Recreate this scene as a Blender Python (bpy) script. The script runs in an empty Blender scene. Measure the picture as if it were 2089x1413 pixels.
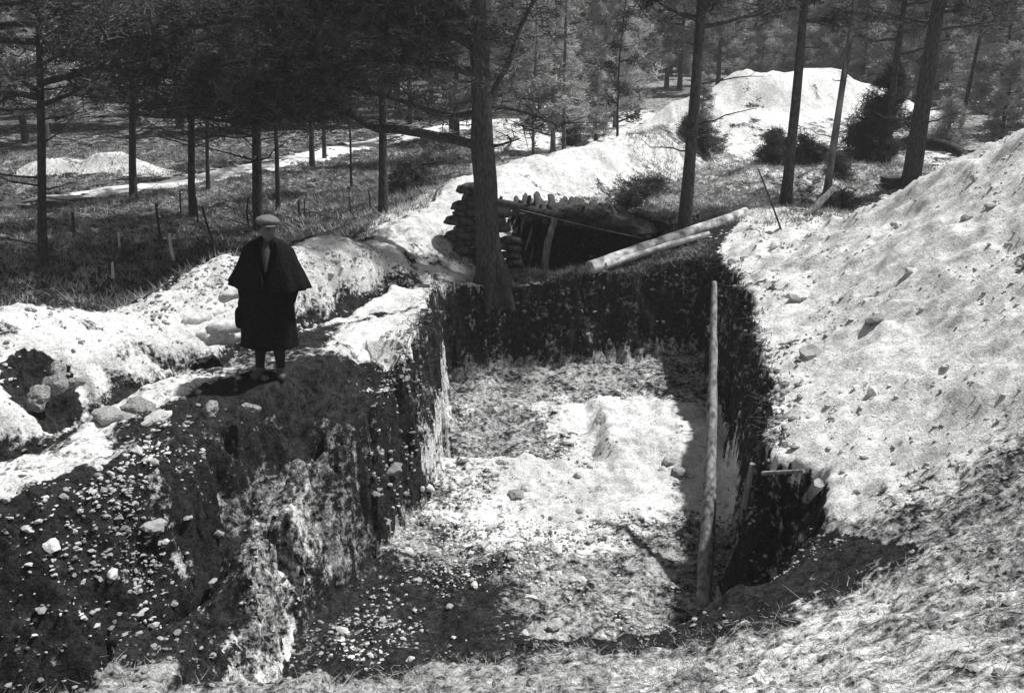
import bpy, math, random
import numpy as np
from mathutils import Vector, Matrix

# ------------------------------------------------------------------ camera, sky, sun, exposure
S = bpy.context.scene
COL = S.collection
EYE = np.array((0.0, 0.0, 3.34))
FPX, CX, CY = 2000.0, 1044.5, 706.5
PITCH = math.atan(0.323)
cd = bpy.data.cameras.new("camera")
cam = bpy.data.objects.new("camera", cd)
COL.objects.link(cam)
cam.location = EYE
cam.rotation_euler = (math.pi / 2 - PITCH, 0, 0)
cd.sensor_width = 36.0
cd.lens = 36.0 * FPX / 2089.0
cd.clip_start = 0.05
cd.clip_end = 2000
S.camera = cam

SUN_EL, SUN_AZ = math.radians(61), math.radians(66)      # azimuth from +Y towards +X
sdir = Vector((math.cos(SUN_EL) * math.sin(SUN_AZ), math.cos(SUN_EL) * math.cos(SUN_AZ), math.sin(SUN_EL)))
W = bpy.data.worlds.new("World")
S.world = W
W.use_nodes = True
wn = W.node_tree.nodes
wl = W.node_tree.links
bg = wn["Background"]
sky = wn.new("ShaderNodeTexSky")
sky.sky_type = 'NISHITA'
sky.sun_disc = False
sky.sun_elevation = SUN_EL
sky.sun_rotation = SUN_AZ
bw = wn.new("ShaderNodeRGBToBW")
wl.new(sky.outputs[0], bw.inputs[0])
wl.new(bw.outputs[0], bg.inputs[0])
bg.inputs[1].default_value = 0.07
ld = bpy.data.lights.new("sun", 'SUN')
ld.energy = 4.6
ld.angle = math.radians(1.6)
ld.color = (1, 0.995, 0.985)
sun = bpy.data.objects.new("sun", ld)
COL.objects.link(sun)
sun.location = (20, 10, 40)
sun.rotation_euler = (-sdir).to_track_quat('-Z', 'Y').to_euler()
S.view_settings.view_transform = 'Standard'
S.view_settings.look = 'None'
S.view_settings.gamma = 1
S.view_settings.exposure = 0.40

# ------------------------------------------------------------------ helpers
_f = np.array((0, math.cos(PITCH), -math.sin(PITCH)))
_u = np.array((0, math.sin(PITCH), math.cos(PITCH)))
def ray(px, py):
    return _f + np.array(((px - CX) / FPX, 0, 0)) + _u * ((CY - py) / FPX)
def PZ(px, py, z):
    d = ray(px, py); t = (z - EYE[2]) / d[2]
    return EYE + d * t
def PY(px, py, y):
    d = ray(px, py); t = y / d[1]
    return EYE + d * t

def _hash(ix, iy, iz, s):
    h = (ix.astype(np.int64) * 374761393 + iy.astype(np.int64) * 668265263 + iz.astype(np.int64) * 1274126177 + s * 974634777) & 0xffffffff
    h = ((h ^ (h >> 13)) * 1274126177) & 0xffffffff
    h = h ^ (h >> 16)
    return (h & 0xffffff) / float(0xffffff)
def noise3(x, y, z, s=0):
    x0, y0, z0 = np.floor(x), np.floor(y), np.floor(z)
    fx, fy, fz = x - x0, y - y0, z - z0
    fx = fx * fx * (3 - 2 * fx); fy = fy * fy * (3 - 2 * fy); fz = fz * fz * (3 - 2 * fz)
    r = 0
    for a in (0, 1):
        for b in (0, 1):
            for c in (0, 1):
                r = r + _hash(x0 + a, y0 + b, z0 + c, s) * (fx if a else 1 - fx) * (fy if b else 1 - fy) * (fz if c else 1 - fz)
    return r
def fbm(x, y, sc, oct=4, s=0, z=None, gain=0.5):
    x = np.asarray(x, float); y = np.asarray(y, float)
    z = np.zeros_like(x) if z is None else z
    a, t, r = 1.0, 0.0, 0
    for i in range(oct):
        r = r + a * (noise3(x * sc, y * sc, z * sc, s + i * 7) - 0.5); t += a
        sc *= 2.03; a *= gain
    return r / t * 2          # about -1..1
def sst(a, b, x):
    t = np.clip((x - a) / (b - a), 0, 1)
    return t * t * (3 - 2 * t)

def link(o, parent=None):
    COL.objects.link(o)
    if parent is not None:
        o.parent = parent
    return o
def tag(o, label=None, cat=None, group=None, kind=None):
    if label: o["label"] = label
    if cat: o["category"] = cat
    if group: o["group"] = group
    if kind: o["kind"] = kind
    return o
def empty(name, loc=(0, 0, 0), rz=0.0):
    o = bpy.data.objects.new(name, None)
    o.location = loc
    o.rotation_euler = (0, 0, rz)
    o.empty_display_size = 0.2
    return link(o)

class MB:
    """collects vertices and faces of ONE mesh"""
    def __init__(s):
        s.v, s.f, s.n = [], [], 0
    def add(s, v, f):
        v = np.asarray(v, float)
        s.v.append(v); s.f.append(np.asarray(f) + s.n); s.n += len(v)
    def mesh(s, name, mat, smooth=True):
        me = bpy.data.meshes.new(name)
        V = np.concatenate(s.v)
        tot = np.concatenate([np.full(len(f), f.shape[1]) for f in s.f])
        L = np.concatenate([f.ravel() for f in s.f])
        me.vertices.add(len(V)); me.vertices.foreach_set("co", V.astype(np.float32).ravel())
        me.loops.add(len(L)); me.loops.foreach_set("vertex_index", L.astype(np.int32))
        me.polygons.add(len(tot))
        st = np.concatenate([[0], np.cumsum(tot)[:-1]]).astype(np.int32)
        me.polygons.foreach_set("loop_start", st)
        me.polygons.foreach_set("loop_total", tot.astype(np.int32))
        me.polygons.foreach_set("use_smooth", np.full(len(tot), smooth))
        me.update(calc_edges=True)
        me.validate()
        me.materials.append(mat)
        return me
    def build(s, name, mat, parent=None, smooth=True):
        o = bpy.data.objects.new(name, s.mesh(name, mat, smooth))
        return link(o, parent)

def tube(mb, pts, rad, n=8, rough=0.0, seed=0, cap=True):
    """tapered tube along pts with slightly lumpy skin"""
    pts = np.asarray(pts, float); m = len(pts)
    rad = np.broadcast_to(np.asarray(rad, float), (m,)) if np.ndim(rad) == 0 else np.asarray(rad, float)
    T = np.gradient(pts, axis=0); T /= np.linalg.norm(T, axis=1)[:, None] + 1e-9
    ref = np.array((1, 0, 0)) if abs(T[0][2]) > .8 else np.array((0, 0, 1.0))
    V = []
    a = np.linspace(0, 2 * math.pi, n, endpoint=False)
    for i in range(m):
        A = np.cross(T[i], ref); A /= np.linalg.norm(A) + 1e-9
        B = np.cross(T[i], A)
        ring = np.cos(a)[:, None] * A + np.sin(a)[:, None] * B
        rr = rad[i] * np.ones(n)
        p = pts[i] + ring * rad[i]
        if rough:
            k = 1.0 / max(rad.max(), 1e-3)
            rr = rad[i] * (1 + rough * fbm(p[:, 0], p[:, 1], k * .9, 2, seed, p[:, 2] * .5))
        V.append(pts[i] + ring * rr[:, None])
    V = np.concatenate(V)
    F = []
    for i in range(m - 1):
        for j in range(n):
            k = (j + 1) % n
            F.append((i * n + j, i * n + k, (i + 1) * n + k, (i + 1) * n + j))
    mb.add(V, np.array(F))
    if cap:
        for i, sgn in ((0, 1), (m - 1, -1)):
            c = pts[i]
            Fv = [(0, 1 + (j + 1) % n, 1 + j) if sgn > 0 else (0, 1 + j, 1 + (j + 1) % n) for j in range(n)]
            mb.add(np.vstack([c, V[i * n:(i + 1) * n]]), np.array(Fv))

def interp_path(pts, m):
    pts = np.asarray(pts, float)
    t = np.linspace(0, len(pts) - 1, m)
    out = []
    for x in t:                                   # Catmull-Rom
        i = min(int(x), len(pts) - 2); f = x - i
        p0 = pts[max(i - 1, 0)]; p1 = pts[i]; p2 = pts[i + 1]; p3 = pts[min(i + 2, len(pts) - 1)]
        out.append(.5 * ((2 * p1) + (-p0 + p2) * f + (2 * p0 - 5 * p1 + 4 * p2 - p3) * f * f + (-p0 + 3 * p1 - 3 * p2 + p3) * f ** 3))
    return np.array(out)

def ico(sub=1):
    import bmesh
    bm = bmesh.new(); bmesh.ops.create_icosphere(bm, subdivisions=sub, radius=1)
    bm.verts.ensure_lookup_table()
    v = np.array([x.co[:] for x in bm.verts]); f = np.array([[q.index for q in p.verts] for p in bm.faces])
    bm.free(); return v, f
ICO1, ICO2, ICO3 = ico(1), ico(2), ico(3)

# ------------------------------------------------------------------ materials (a black and white world: every surface is grey)
def mat(name, alb, var=0.5, scale=8.0, bump=0.3, dist=0.02, rough=0.9, bscale=None, stretch=None, spec=0.2, translucent=0.0, detail=6, lo=.35, hi=.65, tone=0.0):
    m = bpy.data.materials.new(name); m.use_nodes = True
    nt = m.node_tree; N = nt.nodes; L = nt.links
    b = N["Principled BSDF"]
    b.inputs["Roughness"].default_value = rough
    b.inputs["Specular IOR Level"].default_value = spec
    tc = N.new("ShaderNodeTexCoord"); mp = N.new("ShaderNodeMapping")
    if stretch: mp.inputs["Scale"].default_value = stretch
    L.new(tc.outputs["Object"], mp.inputs[0])
    n = N.new("ShaderNodeTexNoise"); n.inputs["Scale"].default_value = scale; n.inputs["Detail"].default_value = detail
    L.new(mp.outputs[0], n.inputs["Vector"])
    r = N.new("ShaderNodeMapRange"); r.inputs[1].default_value = lo; r.inputs[2].default_value = hi
    r.inputs[3].default_value = alb * (1 - var); r.inputs[4].default_value = min(.92, alb * (1 + var))
    L.new(n.outputs[0], r.inputs[0])
    if tone:
        oi = N.new("ShaderNodeObjectInfo"); r2 = N.new("ShaderNodeMapRange"); r2.inputs[3].default_value = 1 - tone
        L.new(oi.outputs["Random"], r2.inputs[0]); mm = N.new("ShaderNodeMath"); mm.operation = 'MULTIPLY'
        L.new(r.outputs[0], mm.inputs[0]); L.new(r2.outputs[0], mm.inputs[1]); r = mm
    L.new(r.outputs[0], b.inputs["Base Color"])
    if bump:
        n2 = N.new("ShaderNodeTexNoise"); n2.inputs["Scale"].default_value = bscale or scale * 2.2; n2.inputs["Detail"].default_value = 6
        n2.inputs["Roughness"].default_value = .65
        L.new(mp.outputs[0], n2.inputs["Vector"])
        bp = N.new("ShaderNodeBump"); bp.inputs[0].default_value = bump; bp.inputs[1].default_value = dist
        L.new(n2.outputs[0], bp.inputs["Height"]); L.new(bp.outputs[0], b.inputs["Normal"])
    if translucent:
        tr = N.new("ShaderNodeBsdfTranslucent"); mx = N.new("ShaderNodeMixShader"); mx.inputs[0].default_value = translucent
        L.new(r.outputs[0], tr.inputs[0]); L.new(b.outputs[0], mx.inputs[1]); L.new(tr.outputs[0], mx.inputs[2])
        L.new(mx.outputs[0], N["Material Output"].inputs[0])
    return m

def ground_material():
    """soil, litter and chalk mixed by the ground's own 'chalk' and 'litter' attributes with ragged edges"""
    m = bpy.data.materials.new("earth_and_chalk"); m.use_nodes = True
    nt = m.node_tree; N = nt.nodes; L = nt.links
    b = N["Principled BSDF"]; b.inputs["Roughness"].default_value = .95; b.inputs["Specular IOR Level"].default_value = .1
    tc = N.new("ShaderNodeTexCoord")
    def nz(scale, det=6, rgh=.6, src=None):
        n = N.new("ShaderNodeTexNoise"); n.inputs["Scale"].default_value = scale; n.inputs["Detail"].default_value = det
        n.inputs["Roughness"].default_value = rgh
        L.new(src or tc.outputs["Object"], n.inputs["Vector"]); return n.outputs[0]
    def mr(src, a, c, lo, hi):
        r = N.new("ShaderNodeMapRange"); L.new(src, r.inputs[0])
        for i, v in enumerate((a, c, lo, hi)): r.inputs[i + 1].default_value = v
        return r.outputs[0]
    def mth(op, a, c):
        r = N.new("ShaderNodeMath"); r.operation = op
        for i, q in enumerate((a, c)):
            if isinstance(q, (int, float)): r.inputs[i].default_value = q
            else: L.new(q, r.inputs[i])
        return r.outputs[0]
    def mix(f, a, c):
        r = N.new("ShaderNodeMix"); r.data_type = 'FLOAT'
        L.new(f, r.inputs[0])
        for i, q in ((2, a), (3, c)):
            if isinstance(q, (int, float)): r.inputs[i].default_value = q
            else: L.new(q, r.inputs[i])
        return r.outputs[0]
    def attr(n):
        a = N.new("ShaderNodeAttribute"); a.attribute_name = n; return a.outputs["Fac"]
    nA, nB, nC = nz(3.2, 8, .68), nz(14, 6, .7), nz(46, 4, .7)
    edge = mth('ADD', mth('MULTIPLY', mth('SUBTRACT', nA, .5), 1.5), mth('MULTIPLY', mth('SUBTRACT', nB, .5), 1.2))
    ch = mr(mth('ADD', attr("chalk"), edge), .38, .62, 0, 1)
    li = mr(mth('ADD', attr("litter"), edge), .35, .65, 0, 1)
    chalk = mr(mth('ADD', mth('MULTIPLY', nB, .5), mth('MULTIPLY', nC, .5)), .36, .56, .36, .80)  # colour darkens with the bump's low spots, painting shade into the crevices
    nL = nz(.9, 4, .6)
    chalk = mth('MULTIPLY', chalk, mr(mth('ADD', mth('MULTIPLY', nL, .5), mth('MULTIPLY', nA, .5)), .36, .54, .66, 1.04))
    litter = mr(mth('ADD', mth('MULTIPLY', nB, .55), mth('MULTIPLY', nC, .45)), .39, .62, .06, .58)
    soil = mr(mth('ADD', mth('MULTIPLY', nB, .6), mth('MULTIPLY', nC, .4)), .42, .68, .005, .06)
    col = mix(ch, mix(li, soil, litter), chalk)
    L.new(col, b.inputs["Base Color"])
    h = mth('ADD', mth('MULTIPLY', nB, 1.0), mth('MULTIPLY', nC, .45))
    bp = N.new("ShaderNodeBump"); bp.inputs[0].default_value = .8; bp.inputs[1].default_value = .04
    L.new(h, bp.inputs["Height"]); L.new(bp.outputs[0], b.inputs["Normal"])
    return m

M_GROUND = ground_material()
M_BARK = mat("pine_bark", .06, .7, 30, 1.0, .04, bscale=24, stretch=(1, 1, .35), lo=.3, hi=.7)
M_NEEDLE_HAZED_MID = mat("lightly_hazed_pine_needles", .2, .5, 2, 0, translucent=.3)  # some haze of the middle distance is put into this needle colour
M_BARK_FAR = mat("pale_and_hazed_bark", .15, .6, 10, .4, .02, stretch=(1, 1, .3))  # haze of the far stems is put into the colour; the peeled trunk shares it
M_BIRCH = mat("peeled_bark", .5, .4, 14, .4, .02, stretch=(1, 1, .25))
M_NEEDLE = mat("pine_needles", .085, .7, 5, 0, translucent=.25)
M_NEEDLE_HAZED = mat("hazed_pine_needles", .36, .5, 1.2, 0, translucent=.3)  # needles paled in their colour to stand in for distance haze
M_LOG = mat("stripped_log", .4, .6, 7, .6, .02, lo=.36, hi=.6)
M_POST = mat("weathered_post", .25, .6, 22, .7, .015, stretch=(1, 1, .15))
M_DARKWOOD = mat("dark_timber", .045, .6, 12, .6, .02)
M_SACK = mat("sandbag_cloth", .5, .3, 26, .5, .012)
M_SACKD = mat("dirty_sandbag_cloth", .07, .8, 9, .6, .015)
M_STONE = mat("chalk_stone", .66, .28, 9, .5, .02, tone=.65)
M_PEG = mat("white_paint", .7, .2, 30, .2, .005)
M_CRUMB = mat("chalk_crumbs", .42, .55, 1.7, .5, .02)
M_STONE_MID = mat("grey_stone", .22, .5, 6, .5, .02)
M_GRASS = mat("dry_grass", .3, .6, 1.5, 0, translucent=.2)
M_SOD = mat("turf_sods", .035, .6, 12, .8, .03)
M_COAT = mat("dark_wool", .010, .5, 30, .3, .004, spec=.04)
M_SKIN = mat("skin", .12, .15, 20, .1, .002, rough=.6)
M_CAP = mat("cap_cloth", .13, .2, 60, .2, .002)
M_SHIRT = mat("shirt_cloth", .06, .3, 40, .2, .002)
M_PUTTEE = mat("puttee_cloth", .018, .4, 60, .3, .003)
M_BOOT = mat("dusty_leather", .06, .6, 30, .3, .003, rough=.6)
M_WIRE = mat("rusty_wire", .3, .3, 30, 0)
M_ROAD = mat("chalk_road", .62, .25, 2.0, .4, .03)

# ------------------------------------------------------------------ terrain height
CP = np.array([
 # right rim and chalk heap
 (3.3,15.4,-.08),(2.95,11.6,.0),(2.55,9.2,-.1),(2.2,7.7,-.15),(2.9,6.8,.15),
 (6.0,16.6,.05),(6.3,14.5,1.1),(6.4,12.2,2.2),(6.3,9,2.15),(5.4,5,2.1),(3,2.2,1.75),(0,0,1.72),(-3,-.5,1.5),
 (4.6,12,.85),(4.6,14.2,.55),(4.3,9,.95),(3.8,6.5,.95),(3,4.3,.9),
 (8.6,12.4,2.2),(11,12,1.2),(9,16,.0),(12,9,.3),(9,6,1.6),(12,2,.6),(7,1,1.6),
 (0,3.2,.42),(1.2,5.2,-.28),(0,5.3,-.4),(-.8,5.0,-.42),(-2,4.7,-.42),(-3.2,4.7,-.42),(-2,3,.1),(-5,4,-.3),(-5,1,.4),(-9,3,-.2),
 # the berm the man stands on, and the left bank
 (-2.45,9.35,.0),(-1.35,10,.02),(-1.15,11.6,.0),(-1.15,13.2,-.12),(-3.88,7.27,-.2),(-2.85,8.5,-.02),(-6,6.2,-.3),(-8,5.3,-.35),
 (-4.25,8.5,-.1),(-3.3,10.4,-.08),(-2.3,12.3,-.1),(-1.7,13.8,-.1),
 (-5.1,10.1,.52),(-3.7,12.3,.55),(-2.5,14,.52),(-1.6,16,.42),(-1,18.1,.4),(-6.8,8,.5),(-8.5,6.6,.4),
 (-5.6,11.0,-.22),(-4.4,13.3,-.2),(-3.1,15.1,-.15),(-7.6,15.5,-.3),(-10,11,-.3),(-5.5,16,-.25),(-2.6,18,-.1),(-9,9,-.3),
 # far lip of the pit
 (-.3,15.1,-.55),(.5,15.3,-.45),(1.3,15.4,-.38),(2.2,15.6,-.28),(2.8,15.7,-.14),(0,16.4,-.4),(1.5,16.6,-.3),
 (3,17.2,0),(1,19.6,.1),(4.4,17,.08),(5.4,19.2,0),(8,19.4,0),(10,23,.1),(5,25,.0),(14,26,.3),(2,24,0),(-3,25,-.1),
 (-10,22,-.2),(-16,16,-.2),(-6,25,-.1),(0,34,0),(12,36,.2),(-14,34,0),(20,20,0),(20,6,0),(-18,5,-.2),
 (-10,-8,.2),(0,-8,.6),(10,-8,.4),
] + [(60*math.sin(a), 20+60*math.cos(a), 0) for a in np.linspace(0, 2*math.pi, 14, endpoint=False)])
def _U(r2):
    return np.where(r2 > 1e-12, r2 * np.log(np.maximum(r2, 1e-12)), 0)
_n = len(CP)
_d2 = ((CP[:, None, :2] - CP[None, :, :2]) ** 2).sum(-1)
_A = np.zeros((_n + 3, _n + 3)); _A[:_n, :_n] = _U(_d2) + np.eye(_n) * .002
_A[:_n, _n] = 1; _A[:_n, _n + 1:] = CP[:, :2]; _A[_n, :_n] = 1; _A[_n + 1:, :_n] = CP[:, :2].T
_w = np.linalg.solve(_A, np.concatenate([CP[:, 2], np.zeros(3)]))
def tps(x, y):
    r = _w[_n] + _w[_n + 1] * x + _w[_n + 2] * y
    for i in range(_n):
        r = r + _w[i] * _U((x - CP[i, 0]) ** 2 + (y - CP[i, 1]) ** 2)
    return r

def seg_dist(x, y, a, b):
    ax, ay = a[:2]; bx, by = b[:2]
    t = np.clip(((x - ax) * (bx - ax) + (y - ay) * (by - ay)) / ((bx - ax) ** 2 + (by - ay) ** 2), 0, 1)
    return np.hypot(x - ax - t * (bx - ax), y - ay - t * (by - ay)), t
def line_dist(x, y, pts):
    """distance to a polyline and interpolated third value"""
    D = np.full(np.shape(x), 1e9); Vv = np.zeros(np.shape(x))
    for a, b in zip(pts[:-1], pts[1:]):
        d, t = seg_dist(x, y, a, b)
        v = a[2] * (1 - t) + b[2] * t if len(a) > 2 else 0
        k = d < D
        D = np.where(k, d, D); Vv = np.where(k, v, Vv)
    return D, Vv
def inside(x, y, poly):
    c = np.zeros(np.shape(x), bool); n = len(poly)
    for i in range(n):
        x1, y1 = poly[i][:2]; x2, y2 = poly[(i + 1) % n][:2]
        if y1 == y2: continue
        k = ((y1 > y) != (y2 > y)) & (x < (x2 - x1) * (y - y1) / (y2 - y1) + x1)
        c ^= k
    return c
# the excavation: vertices with the width of the wall that starts there
PIT = [(-1.2,14.3,.3),(-.3,14.9,.3),(1.2,15.1,.35),(3.25,15.35,.25),(2.98,11.6,.24),(2.58,9.2,.24),(2.28,7.85,.4),(2.55,7.0,.85),
       (2.35,6.3,1.0),(1.85,5.9,.9),(1.1,5.45,.9),(-.14,5.5,.8),(-.6,5.2,.8),(-2.1,4.95,.5),(-2.25,6.2,.28),(-2.18,7.2,.26),(-1.95,8.1,.25),(-1.55,9.1,.22),(-1.15,10.2,.2),(-1.07,11.6,.2)]
HOLE = [(-2.6,4.9,1.0),(-6,4.6,1.0),(-8,4.8,1.0),(-8,5.8,1.5),(-3.88,7.27,1.6),(-2.85,8.5,1.5),(-1.45,9.75,.3),(-1.85,8.95,.35),(-2.32,7.9,.3),(-2.6,7.0,.3),(-2.75,6.0,.3)]
DUG = [(-.05,16.2,.3),(.2,18.6,.25),(2.2,18.5,.3),(2.9,17.2,.8),(2.35,16.2,.45),(1.1,15.85,.4)]
RIDGE = [(-1.15,10.6,-.15),(-1.55,9.5,-.42),(-1.92,8.7,-.62),(-2.2,7.9,-.85),(-2.42,7.0,-1.2),(-2.5,6.3,-1.6)]
TRENCH = [(-6.5,6.9,.35),(-4.45,8.1,.4),(-4.1,9.0,.35),(-3.25,10.6,.32),(-2.3,12.6,.5),(-1.75,13.6,.4),(-1.5,14.3,.1)]
def carve(z, x, y, poly, floor, jag, sx, sy):
    k = np.ones(np.shape(x)); n = len(poly)
    for i in range(n):
        d, t = seg_dist(sx, sy, poly[i], poly[(i + 1) % n])
        w = poly[i][2]
        k = np.minimum(k, sst(0, 1, d / w) if w > .5 else np.clip(d / w, 0, 1))
    k = np.where(inside(sx, sy, poly), k, 0)
    return z * (1 - k) + floor * k, k

MOUNDS = [  # spoil heaps: polyline with heights, half width
 ([(-.6,19.3,.35),(.5,20.3,.75),(1.6,21.4,.9),(2.9,23.3,.95),(4.3,26.5,1.0)], 1.15),
 ([(-12,24.8,.3),(-11.4,24.9,.42)], .45), ([(-10.5,25.0,.5),(-9.8,25.0,.5),(-9.0,24.8,.1)], .5),
 ([(6.6,33.2,1.3),(7.6,33.8,1.9),(9.4,35.2,1.8),(11.3,36.5,1.9),(13,37.5,1.2)], 2.2),
 ([(4.6,17.6,.25),(5.6,17.3,.3),(6.6,17.5,.2)], .8),
 ([(5.6,21.5,.35),(8.5,21.5,.45)], 1.5),
]
def height(x, y, full=False):
    z = tps(x, y)
    r = np.hypot(x, y - 15)
    z = z * (1 - sst(40, 60, r))
    for pl, hw in MOUNDS:
        d, v = line_dist(x, y, pl)
        d = d + .25 * hw * fbm(x, y, 1.1, 3, 50)
        z = z + v * np.exp(-(np.maximum(d, 0) / hw) ** 2 * 1.6)
    # far rise that carries the back of the wood
    z = z + 5.0 * sst(45, 160, y)
    near = 1 - sst(25, 45, r)
    jx = .13 * fbm(x, y, 2.6, 4, 11) + .05 * fbm(x, y, 11, 2, 12)
    jy = .13 * fbm(x, y, 2.6, 4, 21) + .05 * fbm(x, y, 11, 2, 22)
    sx, sy = x + jx, y + jy
    d, v = line_dist(sx, sy, TRENCH)
    tr = np.clip(1 - sst(.12, .42, d), 0, 1)
    z = z - v * tr
    # pit floor: pale trodden chalk with a sunken corner behind a step
    fl = -1.78 + .10 * fbm(x, y, .8, 3, 31) + .05 * sst(12, 15, y)
    hollow = sst(-.06, .06, (y - (11.35 - .08 * (x + 1) + .1 * fbm(x, y, 3, 2, 5)))) * (1 - sst(1.0, 1.15, x)) * (1 - sst(12.2, 14.0, y))
    fl = fl - .22 * hollow * (.35 + .65 * (1 - sst(-.2, .9, x)))
    step = sst(1.06, 1.3, sx) * sst(10.6, 11.5, sy) * (1 - sst(12.4, 13.6, y)) * (1 - sst(2.5, 2.8, x))
    fl = fl + .24 * step + .05 * fbm(x, y, 2.4, 4, 37) + .035 * sst(.1, .5, fbm(x, y, 1.1, 3, 38))
    fl = fl + .8 * sst(.42, 0, np.abs(x - (2.75 + (y - 10) * .12)) ) * (1 - sst(10.4, 11.6, y)) * sst(8.2, 9.0, y) * .8
    d, v = line_dist(sx, sy, RIDGE)
    rk = 1 - sst(.35, .6, d)
    z = np.where(y < 10.6, z * (1 - rk) + np.minimum(z, v + .22 * fbm(x, y, 3.2, 4, 44) + .1 * np.abs(fbm(x, y, 9, 2, 45))) * rk, z)
    z, kp = carve(z, x, y, PIT, fl, 0, sx, sy)
    for cx_, cy_, r_ in ((-1.5, 8.95, .17), (-2.02, 7.75, .2), (-1.22, 10.0, .12)):      # cavities worn into the left wall
        q_ = 1 - sst(r_ * .6, r_, np.hypot(sx - cx_, (sy - cy_) * 1.3))
        z = z * (1 - q_) + np.minimum(z, -1.8) * q_
    z, kh = carve(z, x, y, HOLE, -2.15 + .15 * fbm(x, y, 1.5, 3, 33), 0, sx, sy)
    z = z - .38 * np.exp(-((x + 4.62) ** 2 + (y - 9.0) ** 2) / .08)
    z, kd = carve(z, x, y, DUG, -2.0 + 0 * x, 0, sx, sy)
    # slumps and gullies on the heap
    hp = sst(2.6, 3.6, x) * (1 - sst(8, 10, x)) * sst(4, 6, y) * (1 - sst(16, 17.5, y))
    z = z + hp * (.17 * fbm(x * 1.2 + y * .25, y * .8, .9, 3, 120) + .09 * fbm(x, y, 3.6, 4, 121) - .10 * sst(.2, .6, fbm(x * .5, y * 2.0, .8, 3, 122)))
    # clods and humps
    z = z + near * (.075 * fbm(x, y, 1.3, 5, 3) + .05 * fbm(x, y, 6.5, 4, 4) + .055 * fbm(x, y, 2.9, 3, 9) + .028 * np.abs(fbm(x, y, 15, 2, 6))) + (1 - near) * .25 * fbm(x, y, .15, 3, 8)
    if full:
        return z, kp, kd, tr, hollow, rk, kh
    return z
def H(x, y):
    return float(height(np.array([float(x)]), np.array([float(y)]))[0])

def axis(parts):
    out = [parts[0][0]]
    for a, b, st in parts:
        n = max(1, int(round((b - a) / st))); out += list(np.linspace(a, b, n + 1)[1:])
    return out
def grow(start, end, st, ratio):
    out = []; p = start
    while abs(p - start) < abs(end - start):
        p += math.copysign(st, end - start); st *= ratio; out.append(p)
    return out
xs = axis([(-6.4, 6.6, .037)])
xs = sorted(grow(-6.4, -260, .06, 1.075)) + xs + grow(6.6, 260, .06, 1.075)
ys = axis([(-2, 3, .1), (3, 16.2, .037), (16.2, 27, .08)])
ys = sorted(grow(-2, -60, .15, 1.1)) + ys + grow(27, 420, .1, 1.05)
xs, ys = np.array(xs), np.array(ys)
X, Y = np.meshgrid(xs, ys)
x, y = X.ravel(), Y.ravel()
z, kp, kd, tr, hol, rk, kh = height(x, y, True)
# rough up the steep faces sideways
G = np.gradient(z.reshape(X.shape)); gy = G[0] / np.gradient(ys)[:, None]; gx = G[1] / np.gradient(xs)[None, :]
steep = np.hypot(gx, gy).ravel()
sk = sst(1.0, 3.0, steep)
xx = x + sk * .07 * fbm(x * 1.0, y * 1.0, 5, 3, 61, z * .9)
yy = y + sk * .07 * fbm(x * 1.0, y * 1.0, 5, 3, 71, z * .9)

# ---- what the ground is made of
def box(x0, x1, y0, y1, s=.3):
    return sst(x0 - s, x0 + s, x) * (1 - sst(x1 - s, x1 + s, x)) * sst(y0 - s, y0 + s, y) * (1 - sst(y1 - s, y1 + s, y))
def blob(cx, cy, rx, ry):
    return np.exp(-(((x - cx) / rx) ** 2 + ((y - cy) / ry) ** 2))
chalk = np.zeros_like(x); lit = np.zeros_like(x)
# right-hand chalk heap
rimx = np.interp(y, [5.5, 7.7, 9.2, 11.6, 15.3, 17], [2.6, 2.05, 2.5, 2.95, 3.25, 4.0])
right = sst(-.1, .15, x - rimx) * sst(5.2, 7.4, y) * (1 - sst(16.6, 17.5, y)) * (1 - sst(9, 11, x))
chalk = np.maximum(chalk, right)
# left bank between trench and crest, and the berm along the pit
dC, _ = line_dist(x, y, [(-9, 6.2), (-6.8, 8), (-5.1, 10.1), (-3.7, 12.3), (-2.5, 14), (-1.6, 16), (-1, 18.1)])
side = np.interp(y, [6.2, 8, 10.1, 12.3, 14, 16, 18.1], [-9, -6.8, -5.1, -3.7, -2.5, -1.6, -1.0])
bank = sst(-.35, -.12, x - side) * (1 - sst(1.35, 1.75, dC)) * (1 - sst(18, 19.5, y)) * (x < 0)
chalk = np.maximum(chalk, bank)
chalk = np.maximum(chalk, box(-2.1, -1.05, 10.2, 14.2, .25))
chalk = np.maximum(chalk, .62 * box(-6, -2.8, 7.0, 9.6, .4) * (kp < .02) * (kh < .02))
# behind the bank crest, to the right, the chalk spreads to the wood
chalk = np.maximum(chalk, box(-2.4, -.2, 15.4, 18.9, .35))
for (pl, hw), a in zip(MOUNDS, (1, 1, 1, 1, .75, .35)):
    d, _ = line_dist(x, y, pl)
    chalk = np.maximum(chalk, a * (1 - sst(hw * .9, hw * 1.35, d)))
chalk = np.maximum(chalk, .55 * box(2.5, 12, 23, 36, 2))
chalk = np.maximum(chalk, .75 * box(-1, 9, 26, 42, 3))
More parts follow.
